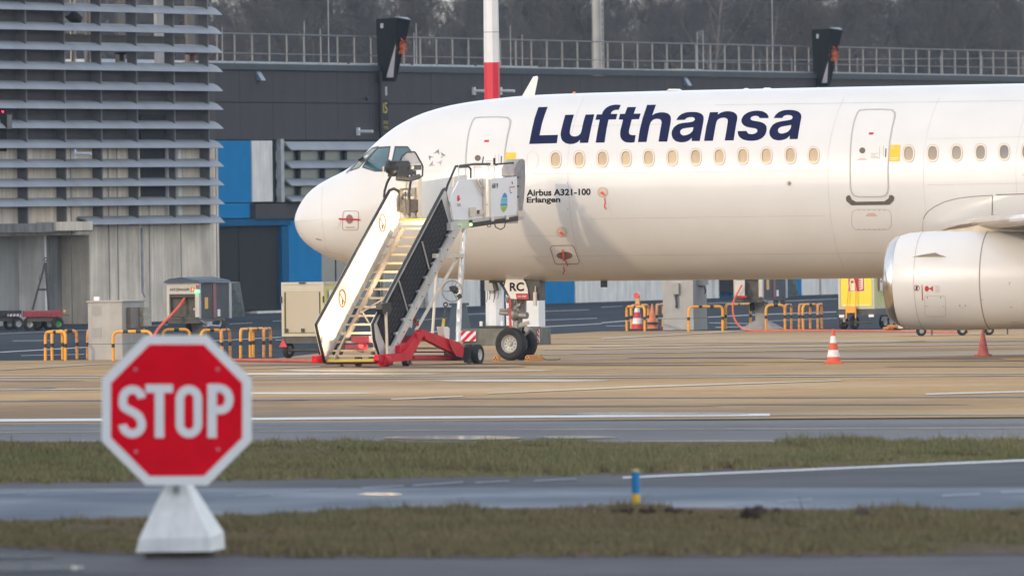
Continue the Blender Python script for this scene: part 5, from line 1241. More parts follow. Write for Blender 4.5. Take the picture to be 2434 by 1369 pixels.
# the stairs' own lamps: set in the inside of the right balustrade, lighting the steps and the left panel
LMP = M('stair_lamp_glass', (.9, .8, .6), emit=(1.0, .80, .52), es=6)
for (x, y) in ((905, 790), (975, 650), (1040, 520)):
    q = sp(x, y, -SW+.075); L_ = MB().box(q, (.16, .03, .09)).build('step_lamp', LMP, ST, smooth=False)
    ld = bpy.data.lights.new('step_lamp_light', 'AREA'); ld.shape = 'RECTANGLE'; ld.size = .16; ld.size_y = .09; ld.energy = 19; ld.color = (1.0, .80, .54)
    lo = bpy.data.objects.new('step_lamp_light', ld); COL.objects.link(lo); lo.parent = L_
    lo.location = q + Vector((0, .02, 0)); lo.rotation_euler = (R(90), 0, 0)
# ------------------------------------------------------------------ yellow-black hoop barriers
HO = M('barrier_orange', (.78, .34, .03), rough=.45, var=.14, scale=6, bump=.05); HW = M('barrier_worn_orange', (.62, .27, .07), rough=.6, var=.35, scale=9)
HB = M('barrier_black', (.02, .02, .024), rough=.55, var=.2, scale=6)
def hoop(x1, y1, x2, y2, label, top=None, bars=1, worn=False, h=.665):
    a, b = gnd(x1, y1), gnd(x2, y2); a.z = b.z = 0; L = (b-a).length; ang = math.atan2(b.y-a.y, b.x-a.x)
    e = empty('hoop_barrier', a, ang, label, 'barrier', 'black and orange hoop barriers protecting the ground power posts')
    e.rotation_euler.x = random.uniform(-.02, .02); r = .036; c = min(.13, L*.3); P = [(0, 0, 0), (0, 0, h-c)]
    for i in range(1, 6): t = R(90*i/5); P.append((c-c*math.cos(t), 0, h-c+c*math.sin(t)))
    for i in range(0, 6): t = R(90*i/5); P.append((L-c+c*math.sin(t), 0, h-c+c*math.cos(t)))
    P += [(L, 0, 0)]
    MB().tube(P, r, n=12).build('frame', HW if worn else HO, e)
    for x in (0, L): MB().cyl((x, 0, .30), (x, 0, .39), r+.002, n=12).build('black_band', HB, e)
    if L > .3:
        for k in range(bars): xx = L*(k+1)/(bars+1); MB().cyl((xx-.06, 0, h), (xx+.06, 0, h), r+.002, n=12).build('black_band', HB, e)
    return e
hoop(108, 857, 155.5, 857, 'leftmost front hoop barrier, left of the tall grey cabinet')
hoop(124, 856, 149, 854.5, 'narrow hoop barrier directly behind the leftmost front hoop')
hoop(149, 854, 183, 853.5, 'worn hoop barrier behind and right of the leftmost one', worn=True)
hoop(208, 853.8, 240, 852, 'hoop barrier mostly hidden behind the left grey cabinet', worn=True)
hoop(269.5, 857, 361, 856, 'wide hoop barrier in front of the left grey cabinet', bars=2)
hoop(388, 852, 452, 851, 'hoop barrier under the left power unit, behind the stop sign')
hoop(479, 854, 528, 853, 'hoop barrier at the top right corner of the stop sign')
hoop(527, 853.5, 547.6, 852.5, 'short worn hoop joined to the one at the stop sign corner', worn=True)
hoop(572, 851.5, 602, 849.5, 'hoop barrier right of the stop sign, first of the group of three')
hoop(595, 850.5, 627, 849, 'middle hoop barrier of the three right of the stop sign')
hoop(627, 850, 643, 848.8, 'worn hoop barrier nearest the cream container trailer', worn=True)
hoop(1490, 786.8, 1532.5, 787, 'hoop barrier standing around the red and white lamp cone')
hoop(1501, 783.7, 1542, 782.5, 'hoop barrier behind the red and white lamp cone')
hoop(1561, 782, 1576, 780, 'hoop barrier partly hidden by the right grey cabinet', worn=True)
hoop(1636.7, 788, 1717.8, 786.5, 'wide hoop barrier in front of the right grey cabinet', bars=2)
hoop(1725, 782, 1784, 780, 'hoop barrier under the right power unit, left of its foot')
hoop(1821, 784, 1866, 783.3, 'hoop barrier right of the foot of the right power unit')
hoop(1866, 783, 1881, 782.4, 'short worn hoop joined right of the power unit foot', worn=True)
hoop(1899.6, 782.8, 1926, 781.5, 'hoop barrier left of the yellow trailer, first of the group of three', worn=True)
hoop(1909, 783, 1944, 782.2, 'middle hoop barrier of the three left of the yellow trailer')
hoop(1944, 782.4, 1953.5, 781, 'worn hoop barrier nearest the yellow fire trailer', worn=True)
# ------------------------------------------------------------------ cabinets
CABM = M('cabinet_grey', (.40, .385, .36), rough=.7, var=.08, scale=3, streak=.12); CABS = M('cabinet_side', (.36, .355, .35), rough=.65, var=.1, scale=2)
def boxthing(name, x0, y0, wpx, side_px, ang, label, cat, H):
    """origin at the front left ground corner; local x along the front face (towards the viewer's right), local y into the depth"""
    p = gnd(x0, y0); s = F/p.y; a = -(90-ang)
    W = wpx/s/math.cos(R(a)); D = side_px/s/math.cos(R(ang))
    e = empty(name, (p.x, p.y, 0), R(a), label, cat); return e, W, D, s
e, W1, D1, s1 = boxthing('power_cabinet', 210, 855.5, 82, 50, BANG, 'tall grey metal cabinet standing between the hoops left of the stop sign', 'cabinet', 1.36)
print('cab', W1, D1)
MB().span((0, 0, 0), (W1, D1, .36)).build('base', CABM, e, smooth=False); MB().span((.005, .005, .37), (W1-.005, D1-.005, 1.33)).build('housing', CABM, e, smooth=False)
MB().span((.01, .01, .355), (W1-.01, D1-.01, .372)).build('joint', HB, e, smooth=False); MB().span((-.03, -.03, 1.333), (W1+.03, D1+.03, 1.365)).build('lid', CABS, e, smooth=False)
m = MB()
for i in range(7):
    for zz in (1.02, .52): m.span((.1+i*.035, -.004, zz), (.115+i*.035, .002, zz+.22))
m.build('vent_slots', CABS, e, smooth=False)
MB().span((W1, .2*D1, .72), (W1+.10, .95*D1, 1.2)).build('side_box', M('brown_grey_box', (.16, .14, .12), rough=.6, var=.2), e, smooth=False)
MB().span((W1+.10, .6*D1, .76), (W1+.19, .95*D1, 1.2)).build('socket_panel', M('socket_metal', (.3, .28, .22), rough=.5, var=.5, scale=14), e, smooth=False)
MB().span((.12, .1, 1.368), (.24, .2, 1.46)).build('sensor', WHITEP, e, smooth=False)
e, W2, D2, s2 = boxthing('power_cabinet', 1576, 785, 72.5, 34, BANG, 'tall grey metal cabinet with a plug holder, standing under the fuselage', 'cabinet', 1.6)
MB().span((0, 0, 0), (W2, D2, .31)).build('base', CABM, e, smooth=False); MB().span((.005, .005, .32), (W2-.005, D2-.005, 1.62)).build('housing', CABM, e, smooth=False); MB().span((.01, .01, .308), (W2-.01, D2-.01, .322)).build('joint', HB, e, smooth=False)
MB().span((-.03, -.03, 1.622), (W2+.03, D2+.03, 1.66)).build('lid', CABS, e, smooth=False)
MB().box((W2*.45, -.06, 1.13), (.19, .12, .30)).build('plug_holder', M('holder_grey', (.33, .32, .29), rough=.6, var=.1), e); MB().tube([(W2*.45, -.07, .98), (W2*.47, -.09, .85), (W2*.48, -.08, .70), (W2*.46, -.06, .62)], [.05, .03, .028, .04], n=8).build('plug', M('plug_dark', (.05, .05, .08), rough=.5), e)
MB().span((W2, .35*D2, 1.22), (W2+.12, .8*D2, 1.6)).build('side_box', M('holder_grey', (.33, .32, .29)), e, smooth=False); MB().tube([(W2+.12, .5*D2, 1.2), (W2+.16, .5*D2, 1.05), (W2+.1, .6*D2, 1.0)], .02, n=6).build('cable', BLACKP, e)
# ------------------------------------------------------------------ ground power units
GPB = M('unit_beige', (.50, .46, .40), rough=.55, var=.08, scale=3); GPS = M('unit_side_grey', (.085, .09, .10), spec=.15, rough=.7, var=.12, scale=2); GPD = M('unit_inner', (.10, .09, .075), rough=.8, var=.3, scale=6)
def gpu(x0, ybase, sc, label):
    """x0 = left edge of the front face in the photo"""
    p = gnd(x0, ybase); s = F/p.y; a = -(90-BANG); e = empty('ground_power_unit', (p.x, p.y, 0), R(a), label, 'power unit')
    W = .80; D = 2.45; z0 = .86; z1 = 1.70; t = .065
    MB().span((0, 0, z0), (t, .12, z1)).build('front_frame', GPB, e, smooth=False); MB().span((W-t-.03, 0, z0), (W, .12, z1)).build('front_frame', GPB, e, smooth=False)
    hd = MB().span((t+.001, .001, z1-.26), (W-t-.031, .12, z1)).build('header_panel', GPB, e, smooth=False)
    MB().span((t, .13, z0+.04), (W-t, .2, z1-.27)).build('inner_back', GPD, e, smooth=False); MB().span((t, .02, z1-.34), (W-t, .12, z1-.262)).build('cable_slot', BLACKP, e, smooth=False)
    MB().span((.02, .02, z0-.12), (W-.02, D*.9, z0-.002)).build('under_frame', GMD, e, smooth=False); MB().span((0, -.01, z0-.02), (W, .1, z0+.03)).build('sill', GMD, e, smooth=False)
    sd_ = MB().span((.03, .21, z0), (W, D, z1-.01)).build('housing', GPS, e, smooth=False)
    MB().span((W, .0, z0), (W+.015, .14, z1)).build('corner_trim', M('trim_lavender', (.34, .34, .42), rough=.5), sd_, smooth=False); MB().span((W, 1.15, z0), (W+.012, 1.4, z1-.02)).build('red_stripe', M('unit_dark_red', (.20, .02, .05), rough=.5), sd_, smooth=False)
    MB().span((W, .45, z1-.62), (W+.012, .72, z1-.35)).build('orange_label', M('orange_sticker', (.75, .38, .05), rough=.5), sd_, smooth=False); MB().span((W, 1.5, z0+.03), (W+.012, 1.72, z0+.2)).build('white_label', WHITEP, sd_, smooth=False)
    MB().span((W-.02, D, z0-.02), (W+.02, D+.2, z1-.02)).build('rear_trim', M('trim_grey', (.38, .38, .4), rough=.5), e, smooth=False)
    MB().prism([Vector((W, D+.22, z0)), Vector((W+.15, D+.9, z0+.02)), Vector((W+.05, D+.8, z1)), Vector((W, D+.3, z1-.02))], [Vector((.1, D+.22, z0)), Vector((.1, D+.9, z0)), Vector((.1, D+.7, z1)), Vector((.1, D+.3, z1))]).build('rear_plastic_sheet', M('plastic_film', (.05, .07, .075), spec=.2, rough=.5, var=.5, scale=9), e)
    n = 8; pr = []
    for i in range(n+1): k = i/n; pr.append((W*k*1.06-.03, z1+.005+.11*math.sin(math.pi*(.12+.88*k))))
    pr2 = [(q[0], q[1]-.05) for q in pr[::-1]]
    R0 = [(-.05, z1+.005), (-.03, z1+.05), (.10, z1+.11), (W*.5, z1+.14), (W+.02, z1+.05), (W+.06, z1+.005)]
    MB().prism([Vector((a_, -.08, b_)) for a_, b_ in R0], [Vector((a_, D+.05, b_)) for a_, b_ in R0]).build('curved_roof', M('roof_blue_grey', (.06, .08, .11), spec=.2, rough=.6, var=.2, scale=2), e)
    MB().span((.36, .9, .0), (.62, 1.25, z0-.11)).build('pedestal', M('pedestal_concrete', (.33, .32, .30), rough=.8, var=.15, scale=3), e, smooth=False)
    MB().prism([Vector((x, y, .005)) for x, y in ((.0, .6), (1.0, .6), (1.0, 1.6), (.0, 1.6))], [Vector((x, y, .24)) for x, y in ((.34, .88), (.64, .88), (.64, 1.27), (.34, 1.27))]).build('flared_base', MATS['pedestal_concrete'], e, smooth=False)
    MB().box((.30, .8, .62), (.10, .16, .2), rx=.3).build('motor', BLACKP, e); m = MB(); m.tube([(W-.05, .2, z0-.05), (W+.1, .4, z0-.18), (W+.2, 1.0, z0-.2), (W+.1, 1.5, z0-.1)], .03, n=6); m.box((W+.05, .5, z0-.14), (.16, .3, .12)); m.build('cable_loop', GALV, e)
    m = MB(); m.box((W+.12, 1.6, z0-.16), (.14, .5, .18), rz=.3, ry=.4); m.build('plug_cradle', GMD, e); m.box((0, 0, 0), (.001, .001, .001))
    MB().box((W-.02, -.04, z1-.1), (.06, .06, .1)).build('red_lamp', M('red_lens', (.35, .02, .02), rough=.3), e); MB().box((W-.02, -.045, z1-.2), (.10, .07, .06)).build('green_lamp', M('green_lamp_lit', (.1, .9, .2), emit=(.1, 1.0, .25), es=2.2), e)
    return e, hd, W, z0, z1
g1, hd, W, z0, z1 = gpu(398, 843, 1, 'ground power unit on a pedestal, lettered HITZINGER, left of the dark door')
put_text('lettering', 'HITZINGER', (.085, 0, z1-.185), (1, 0, 0), (0, 0, 1), .49, .065, DKTXT, hd, bold=.018)
MB().span((.60, -.004, z1-.21), (.70, 0, z1-.10)).build('logo_square', M('logo_orange_red', (.70, .10, .03), rough=.5), hd, smooth=False); MB().add([(.665, -.006, z1-.10), (.62, -.006, z1-.165), (.65, -.006, z1-.16), (.635, -.006, z1-.21), (.685, -.006, z1-.145), (.655, -.006, z1-.15)], [(0, 1, 2, 3, 4, 5)]).build('logo_bolt', WHITEP, hd, smooth=False)
MB().add([(.62, .128, z0+.2), (.66, .128, z0+.2), (.64, .128, z0+.25)], [(0, 1, 2)]).build('warning_label', WHITEP, g1, smooth=False)
g2, hd2, W, z0, z1 = gpu(1745, 784, 1, 'second ground power unit on a flared pedestal, mostly hidden behind the fuselage')
put_text('lettering', 'HITZINGER', (.085, 0, z1-.185), (1, 0, 0), (0, 0, 1), .49, .065, DKTXT, hd2, bold=.018)
MB().prism([Vector((.13, -.35, .93)), Vector((.40, -.35, .93)), Vector((.33, -.05, 1.35)), Vector((.06, -.05, 1.35))], [Vector((.13, -.33, .90)), Vector((.40, -.33, .90)), Vector((.33, -.02, 1.33)), Vector((.06, -.02, 1.33))]).build('open_flap', GPB, g2, smooth=False)
MB().box((.30, -.37, .90), (.34, .05, .05)).build('flap_edge', REDP, g2, smooth=False)
# hoses
HOSE = M('orange_hose', (.68, .11, .05), rough=.45, var=.15, scale=5); HOSD = M('red_hose', (.42, .06, .035), rough=.6, var=.25, scale=2)
def hose(pts, r, label, mat=HOSE): o = MB().tube(pts, r, n=8).build('hose', mat); tag(o, label, 'hose'); return o
def smoothp(P, k=6):
    out = []; n = len(P)
    for i in range(n-1):
        p0, p1, p2, p3 = P[max(i-1, 0)], P[i], P[i+1], P[min(i+2, n-1)]
        for j in range(k): t = j/k; out.append(.5*((2*p1)+(-p0+p2)*t+(2*p0-5*p1+4*p2-p3)*t*t+(-p0+3*p1-3*p2+p3)*t**3))
    out.append(P[-1]); return out
yy = gnd(398, 843).y
hose(smoothp([at(441, 699, yy+.1), at(437, 712, yy-.1), at(424, 730, yy-.3), at(405, 751, yy-.5), at(385, 772, yy-.6), at(371, 790, yy-.7), at(362, 815, yy-.9), at(362, 845, yy-1.1), gnd(372, 853, .03), gnd(420, 857, .03)]), .035, 'bright orange power cable hanging down from the left power unit')
yy = gnd(1745, 784).y
hose(smoothp([at(1763, 678, yy-.4), at(1755, 693, yy-.5), at(1744, 715, yy-.6), at(1742, 740, yy-.7), at(1748, 762, yy-.9), at(1760, 777, yy-1.5), gnd(1775, 784.5, .03), gnd(1830, 785, .02), gnd(1900, 784.8, .02), gnd(1990, 785.5, .02), gnd(2100, 787, .02), gnd(2200, 789.5, .02), gnd(2300, 790, .02)]), .026, 'orange power cable looping from the right power unit and along the ground')
hose(smoothp([gnd(540, 856, .03), gnd(620, 857.5, .03), gnd(700, 858.3, .03), gnd(760, 860, .03), gnd(830, 861, .03)]), .03, 'dull red hose lying on the ground left of the stairs', HOSD)
hose(smoothp([gnd(560, 854, .03), gnd(640, 855.5, .03), gnd(720, 856, .03), gnd(770, 857, .03)]), .026, 'second thin red hose on the ground behind the first, left of the stairs', HOSD)
o = MB().box(gnd(1583, 784.5)+Vector((0, 0, .05)), (.3, .3, .1)).build('cable_plug', REDP2); tag(o, 'dark red cable plug lying at the foot of the right cabinet', 'plug')
# ------------------------------------------------------------------ box trailers
FRA = M('trailer_frame_cream', (.50, .46, .38), rough=.5, var=.06); SHU = M('shutter_cream', (.50, .44, .34), rough=.6, var=.05, scale=2); YELT = M('trailer_yellow', (.78, .62, .02), rough=.45, var=.05, scale=2); YELP = M('trailer_side_pale_yellow', (.55, .52, .16), rough=.5, var=.06, scale=2)
def box_trailer(x0, ybase, wpx, hz0, hz1, D, label, front, side, shutter):
    p = gnd(x0, ybase); s = F/p.y; a = -(90-BANG); W = wpx/s/math.cos(R(a)); e = empty('box_trailer', (p.x, p.y, 0), R(a), label, 'trailer')
    t = .06
    body = MB().span((.01, .01, hz0), (W-.01, D-.01, hz1-.01)).build('body', side, e, smooth=False)
    fr = MB()
    for x in (0, W-t): fr.span((x, -.012, hz0), (x+t, .05, hz1))
    fr.span((t, -.011, hz0), (W-t, .05, hz0+t)); fr.span((t, -.011, hz1-t), (W-t, .05, hz1)); fr.span((W-.05, .051, hz1-t), (W+.012, D, hz1)); fr.span((W-.05, .051, hz0), (W+.012, D, hz0+t)); fr.span((W-.05, D-t, hz0+t), (W+.012, D, hz1-t))
    fr.build('frame', FRA, e, smooth=False)
    if shutter:
        MB().span((t, -.006, hz1-.22), (W-t, .0, hz1-t-.01)).build('shutter_box', FRA, e, smooth=False)
        n = 24; zz0 = hz0+t+.03; zz1 = hz1-.23
        key = MB().span((t+.05, -.010, 0), (W-t-.05, .005, (zz1-zz0)/n-.004)).build('shutter_slat', SHU, e, smooth=False); key.location = (0, 0, zz0)
        for i in range(1, n): inst(key, parent=e, loc=(0, 0, zz0+(zz1-zz0)*i/n))
        for x in (t+.02, W-t-.05): MB().span((x, -.014, zz0), (x+.018, -.004, zz1)).build('shutter_rail', BLACKP, e, smooth=False)
        MB().span((t, -.013, zz0-.012), (W-t, -.003, zz0)).build('shutter_foot', BLACKP, e, smooth=False)
        for x in (t+.06, W*.5): MB().box((x, -.03, zz0+.05), (.07, .04, .08)).build('shutter_latch', BLACKP, e, smooth=False)
        MB().box((W*.5, -.03, hz1-.02), (.15, .04, .035)).build('handle', BLACKP, e, smooth=False)
        for x in (0, W): MB().box((x, -.03, hz1-.4), (.035, .04, .15)).build('hinge', BLACKP, e, smooth=False)
    else:
        MB().span((t+.01, -.008, hz0+t+.01), (W-t-.01, 0, hz1-t-.01)).build('front_panel', front, e, smooth=False)
        def sign(ox, oy, ux, w, par):
            B = Vector(ox); U = Vector(ux); Z = Vector((0, 0, 1)); N = U.cross(Z)
            def q(a_, b_, d): return B+U*(a_*w)+Z*(b_*.46)+N*d
            s0 = MB().add([q(0, 0, .004), q(1, 0, .004), q(1, 1, .004), q(0, 1, .004)], [(0, 1, 2, 3)]).build('fire_sign', M('sign_cream', (.75, .68, .55), rough=.5), par, smooth=False)
            MB().add([q(.03, .03, .007), q(.97, .03, .007), q(.97, .97, .007), q(.03, .97, .007)], [(0, 1, 2, 3)]).build('red_field', M('sign_red', (.42, .005, .02), rough=.5), s0, smooth=False)
            MB().add([q(.12, .05, .010), q(.42, .05, .010), q(.42, .68, .010), q(.38, .75, .010), (q(.30, .78, .010)), q(.34, .86, .010), q(.40, .84, .010), q(.41, .90, .010), q(.2, .92, .010), q(.10, .82, .010), q(.14, .80, .010), q(.21, .84, .010), q(.21, .78, .010), q(.15, .74, .010), q(.12, .68, .010)], [tuple(range(15))]).build('extinguisher_symbol', MATS['sign_cream'], s0, smooth=False)
            MB().add([q(.20, .5, .012), q(.34, .5, .012), q(.34, .63, .012), q(.20, .63, .012)], [(0, 1, 2, 3)]).build('symbol_detail', MATS['sign_red'], s0, smooth=False)
            for k in range(5):
                b_ = .10+.14*k; MB().add([q(.62, b_+.12, .010), q(.72, b_, .010), q(.86, b_+.02, .010), q(.92, b_+.12, .010), q(.90, b_+.22, .010), q(.82, b_+.10, .010), q(.72, b_+.07, .010)], [tuple(range(7))]).build('flame_symbol', MATS['sign_cream'], s0, smooth=False)
        sign((W*.27, -.008, hz1-.60), 0, (1, 0, 0), .46, e); sign((W+.013, D*.22, hz1-.60), 0, (0, 1, 0), .9, e)
        MB().span((t+.05, -.012, hz0+t+.03), (W-t-.08, -.008, hz0+t+.06)).build('pale_strip', MATS['pale_yellow'], e, smooth=False)
        MB().box((W+.03, D*.55, hz0+.42), (.04, .06, .14)).build('lock', GMD, e)
    ch = MB(); ch.span((-.02, .02, hz0-.16), (W+.02, D-.05, hz0-.003)); ch.build('chassis', GMD, e, smooth=False)
    r = .185
    for (x, y) in (((.08, .22), (W-.1, .3), (W-.1, D-.3)) if shutter else ((.08, .2), (.36, .28), (W-.08, D-.6), (W-.02, D-.2))): wheel(e, (x, y, r), (.96, -.28, 0), r, .13, .10, name='wheel')
    MB().cyl((.06, .15, r), (W-.1, .2, r), .03).build('axle', GMD, e)
    return e, W
hs_ = F/gnd(671, 851).y
e, W = box_trailer(671, 851.5, 101, .50, 1.745, 1.7, 'cream roller-shutter box trailer between the dark door and the stairs', SHU, M('trailer_side_yellow', (.62, .55, .12), rough=.5, var=.08, scale=2), True)
MB().add([(-.07, -.02, .26), (.13, -.02, .26), (.03, -.02, .45)], [(0, 1, 2)]).build('red_reflector', M('reflector_red', (.55, .02, .03), rough=.4), e, smooth=False)
MB().span((W+.014, .35, 1.1), (W+.02, .8, 1.55)).build('notice', WHITEP, e, smooth=False)
e, W = box_trailer(1994, 783.5, 85, .55, 1.62, 1.9, 'bright yellow fire extinguisher trailer with its orange drawbar folded up, left of the engine', YELT, YELP, False)
OR = M('drawbar_orange', (.80, .33, .02), rough=.45, var=.08); m = MB()
m.tube([(.24, -.12, .42), (.31, -.1, 1.1), (.37, -.1, 1.46), (.44, -.1, 1.46), (.52, -.1, 1.1), (.50, -.12, .42)], .012, n=6); m.span((.25, -.16, .45), (.50, -.08, .62)); m.span((.23, -.15, .3), (.26, -.1, .6)); m.span((.49, -.15, .3), (.52, -.1, .6)); m.build('drawbar', OR, e, smooth=False)
for x in (.02, W-.16): MB().span((x, -.03, .33), (x+.14, .0, .40)).build('white_reflector', WHITEP, e, smooth=False)
for (x, y) in ((.05, .1), (W-.02, .9)): MB().box((x+.05, y, .27), (.14, .1, .12), ry=.2).build('mudguard', M('mudguard_grey', (.3, .3, .26), rough=.6, var=.15), e, smooth=False)
# low trailer and orange bundle behind the engine
p = gnd(2178, 799); e = empty('low_trailer', (p.x, p.y, 0), 0, 'low flat baggage trailer half hidden behind and below the engine', 'trailer'); s_ = F/p.y
MB().span((-.45, .2, .22), (2.3, 1.5, .32)).build('bed', M('bed_olive', (.12, .11, .06), rough=.7, var=.2), e, smooth=False)
for x in (.13, 1.17, 1.85): wheel(e, (x, .15, .13), (.2, -1, 0), .13, .1, .06, name='wheel')
for x in (.38, 2.3): MB().span((x, .1, .02), (x+.04, .14, .22)).build('stand', GMD, e, smooth=False)
mm = MB().span((1.75, .05, .18), (2.42, .1, .24)).build('warning_strip', WHITEP, e, smooth=False)
for i in range(6): MB().span((1.78+i*.11, .044, .181), (1.83+i*.11, .05, .239)).build('red_block', REDP, mm, smooth=False)
MB().box((-.40, .1, .25), (.12, .1, .1)).build('coupling', M('coupling_white', (.6, .55, .5), rough=.5), e)
m = MB(); rg_ = random.Random(4)
for i in range(16): m.box(gnd(2128, 785)+Vector((rg_.uniform(-.25, .35), rg_.uniform(-.3, .3), .04+rg_.uniform(0, .07))), (.22, .2, .05), rz=rg_.random()*3, rx=rg_.uniform(-.4, .4))
o = m.build('cargo_net', M('net_orange', (.50, .20, .05), rough=.8, var=.35, scale=10), smooth=False); tag(o, 'crumpled orange cargo straps lying between the yellow trailer and the engine', 'straps')
# ------------------------------------------------------------------ flatbed trailers at far left
def flatbed(x0, ybase, L, col, label, af=True, hubs=True, ex=0):
    p = gnd(x0, ybase); e = empty('flatbed_trailer', (p.x, p.y, 0), R(3), label, 'trailer', None); s = F/p.y
    MB().span((0, 0, .40), (L, 1.4, .57)).build('bed', col, e, smooth=False)
    m = MB()
    for i in range(int(L/.14)): m.box((.1+i*.14, -.012, .485), (.03, .02, .12))
    m.build('bed_ribs', GMD, e, smooth=False)
    MB().span((.1, .1, .26), (L-.1, 1.3, .395)).build('chassis', GMD, e, smooth=False)
    for x, y in ((.15, .2), (.42, .9), (L-.35, .9), (L-.12, .1)): wheel(e, (x, y, .19), (.5, -.87, 0), .19, .13, .10, name='wheel', rm=M('green_hub', (.03, .22, .06), rough=.4, var=.2) if (hubs and x > L-.2) else RIM)
    return e, L
RB2 = M('flatbed_red', (.30, .025, .05), rough=.6, var=.25, scale=5); s0_ = F/gnd(100, 785).y
e, L = flatbed(57, 786, 90/s0_, RB2, 'red flatbed trailer with green hubs and its black A-frame drawbar upright')
def fb(x, y, dy=0): q = at(x, y, gnd(57, 786).y+.5+dy); return e_inv @ q
e_inv = (Matrix.Translation(e.location) @ Matrix.Rotation(R(3), 4, 'Z')).inverted()
m = MB(); m.tube([fb(77, 737), fb(90, 688), fb(102, 645), fb(107, 624)], .035, n=6); m.tube([fb(116, 736), fb(112, 690), fb(109, 645), fb(108, 624)], .035, n=6); m.cyl(fb(91, 688), fb(113, 688), .035, n=6); q = fb(108.3, 617)
m.tube([q+Vector((.045*math.cos(a), 0, .045*math.sin(a))) for a in [2*math.pi*i/12 for i in range(12)]], .018, n=5, closed=True); m.tube([fb(97, 652), fb(93, 656), fb(93, 666)], .008, n=4); m.tube([fb(112, 652), fb(117, 653), fb(118, 664), fb(114, 667)], .008, n=4)
m.build('drawbar', M('drawbar_dark', (.03, .035, .045), rough=.5, var=.1), e)
MB().cyl((L+.08, .05, .52), (L+.08, .05, .60), .035).build('amber_lamp', M('amber_lamp', (.8, .32, .03), rough=.4), e); MB().span((L, .02, .42), (L+.22, .06, .45)).build('coupling_bar', GMD, e, smooth=False)
e, L = flatbed(-90, 786, 143/s0_, M('flatbed_black', (.035, .033, .036), rough=.6, var=.3, scale=5), 'black flatbed trailer coupled left of the red one at the left edge', hubs=False)
bd = MB().span((L-.42, -.03, .40), (L-.02, -.02, .47)).build('warning_strip', WHITEP, e, smooth=False)
for i in range(4): MB().prism([Vector((L-.40+i*.1, -.034, .402)), Vector((L-.36+i*.1, -.034, .402)), Vector((L-.34+i*.1, -.034, .468)), Vector((L-.38+i*.1, -.034, .468))], [Vector((L-.40+i*.1, -.031, .402)), Vector((L-.36+i*.1, -.031, .402)), Vector((L-.34+i*.1, -.031, .468)), Vector((L-.38+i*.1, -.031, .468))]).build('red_block', REDP2, bd, smooth=False)
# ------------------------------------------------------------------ cones
def cone(x, y, h, col, label, bands=(), lamp=False, blackbase=False):
    p = gnd(x, y); e = empty('traffic_cone', (p.x, p.y, 0), random.uniform(-.3, .3), label, 'traffic cone')
    rb, rt_ = h*.20, h*.035
    MB().box((0, 0, .02), (h*.52, h*.52, .04)).build('base', M('cone_base_black', (.03, .03, .03), rough=.8, var=.2) if blackbase else col, e)
    MB().lathe([(rb*1.12, .04), (rb, .07), (rt_, h-.02), (rt_*.8, h)], (0, 0, 0), 24).build('body', col, e)
    for (a, b) in bands:
        ra = rb+(rt_-rb)*(a*h-.07)/(h-.09); rbb = rb+(rt_-rb)*(b*h-.07)/(h-.09); MB().lathe([(ra+.003, a*h), (rbb+.003, b*h)], (0, 0, 0), 24, cap=False).build('white_band', M('cone_white', (.72, .70, .67), rough=.5, var=.12, scale=8), e)
    return e
CO = M('cone_orange', (.62, .085, .03), rough=.5, var=.08, scale=6); CF = M('cone_faded_red', (.48, .12, .10), rough=.75, var=.25, scale=6); CS = M('cone_salmon', (.62, .22, .12), rough=.8, var=.25, scale=7); CR_ = M('cone_red', (.55, .04, .04), rough=.5, var=.15, scale=6)
cone(1981.5, 864.5, .735, CO, 'bright orange cone with two white bands, standing alone on the apron', ((.20, .40), (.60, .80)))
cone(2337, 846, .60, CF, 'faded plain red cone under the engine')
e = cone(1515, 785, .80, CR_, 'red and white cone carrying a round red warning lamp, inside a hoop', ((.22, .42), (.62, .85)), blackbase=True)
MB().box((.02, 0, .80), (.11, .09, .18)).build('lamp_battery', M('battery_orange', (.62, .34, .12), rough=.6), e); MB().cyl((.0, -.05, .95), (.0, .03, .95), .085, n=18).build('lamp_lens', M('lamp_red', (.55, .01, .03), rough=.25, coat=.5), e)
cone(1551, 784.5, .72, CS, 'faded salmon cone with a black foot beside the lamp cone', blackbase=True)
MB().lathe([(.14, .18), (.19, .17), (.19, .20), (.13, .22)], gnd(1551, 784.5), 20).build('x', HB).name = 'tmpring'
o = bpy.data.objects['tmpring']; o.name = 'rubber_ring'; tag(o, 'black rubber ring slipped over the faded salmon cone', 'ring')
# ------------------------------------------------------------------ wheel chocks
CHK = M('chock_orange', (.62, .25, .035), rough=.6, var=.25, scale=9)
def chock(x, y, L, label, rod):
    p = gnd(x, y); e = empty('wheel_chock', (p.x, p.y, 0), -R(YAW)-R(14)-R(90) if False else 0, label, 'wheel chock', 'wheel chocks at the nose wheel'); d = GPD_dir
    b = MB(); tri = [(-.07, 0), (.07, 0), (.045, .10), (0, .13), (-.045, .10)]
    a = Vector((0, 0, 0)); ax_ = d*L; sd2 = Vector((d.y, -d.x, 0))
    b.prism([a+sd2*u_+Vector((0, 0, v_+.004)) for u_, v_ in tri], [a+ax_+sd2*u_+Vector((0, 0, v_+.004)) for u_, v_ in tri]); b.build('block', CHK, e)
    for u_, v_ in ((-.03, .035), (.03, .035), (0, .085)): MB().cyl(a+sd2*u_+Vector((0, 0, v_))-d*.004, a+sd2*u_+Vector((0, 0, v_))+d*.02, .02).build('bore', BLACKP, e)
    if rod: MB().tube([ax_*.95+Vector((0, 0, .14)), ax_*.97+Vector((.08, 0, .03)), ax_+Vector((.15, 0, .02)), ax_+Vector((.38, 0, .02)), ax_+Vector((.43, 0, .04))], .012, n=6).build('pull_rod', GMD, e)
GPD_dir = Vector((.50, .87, 0))
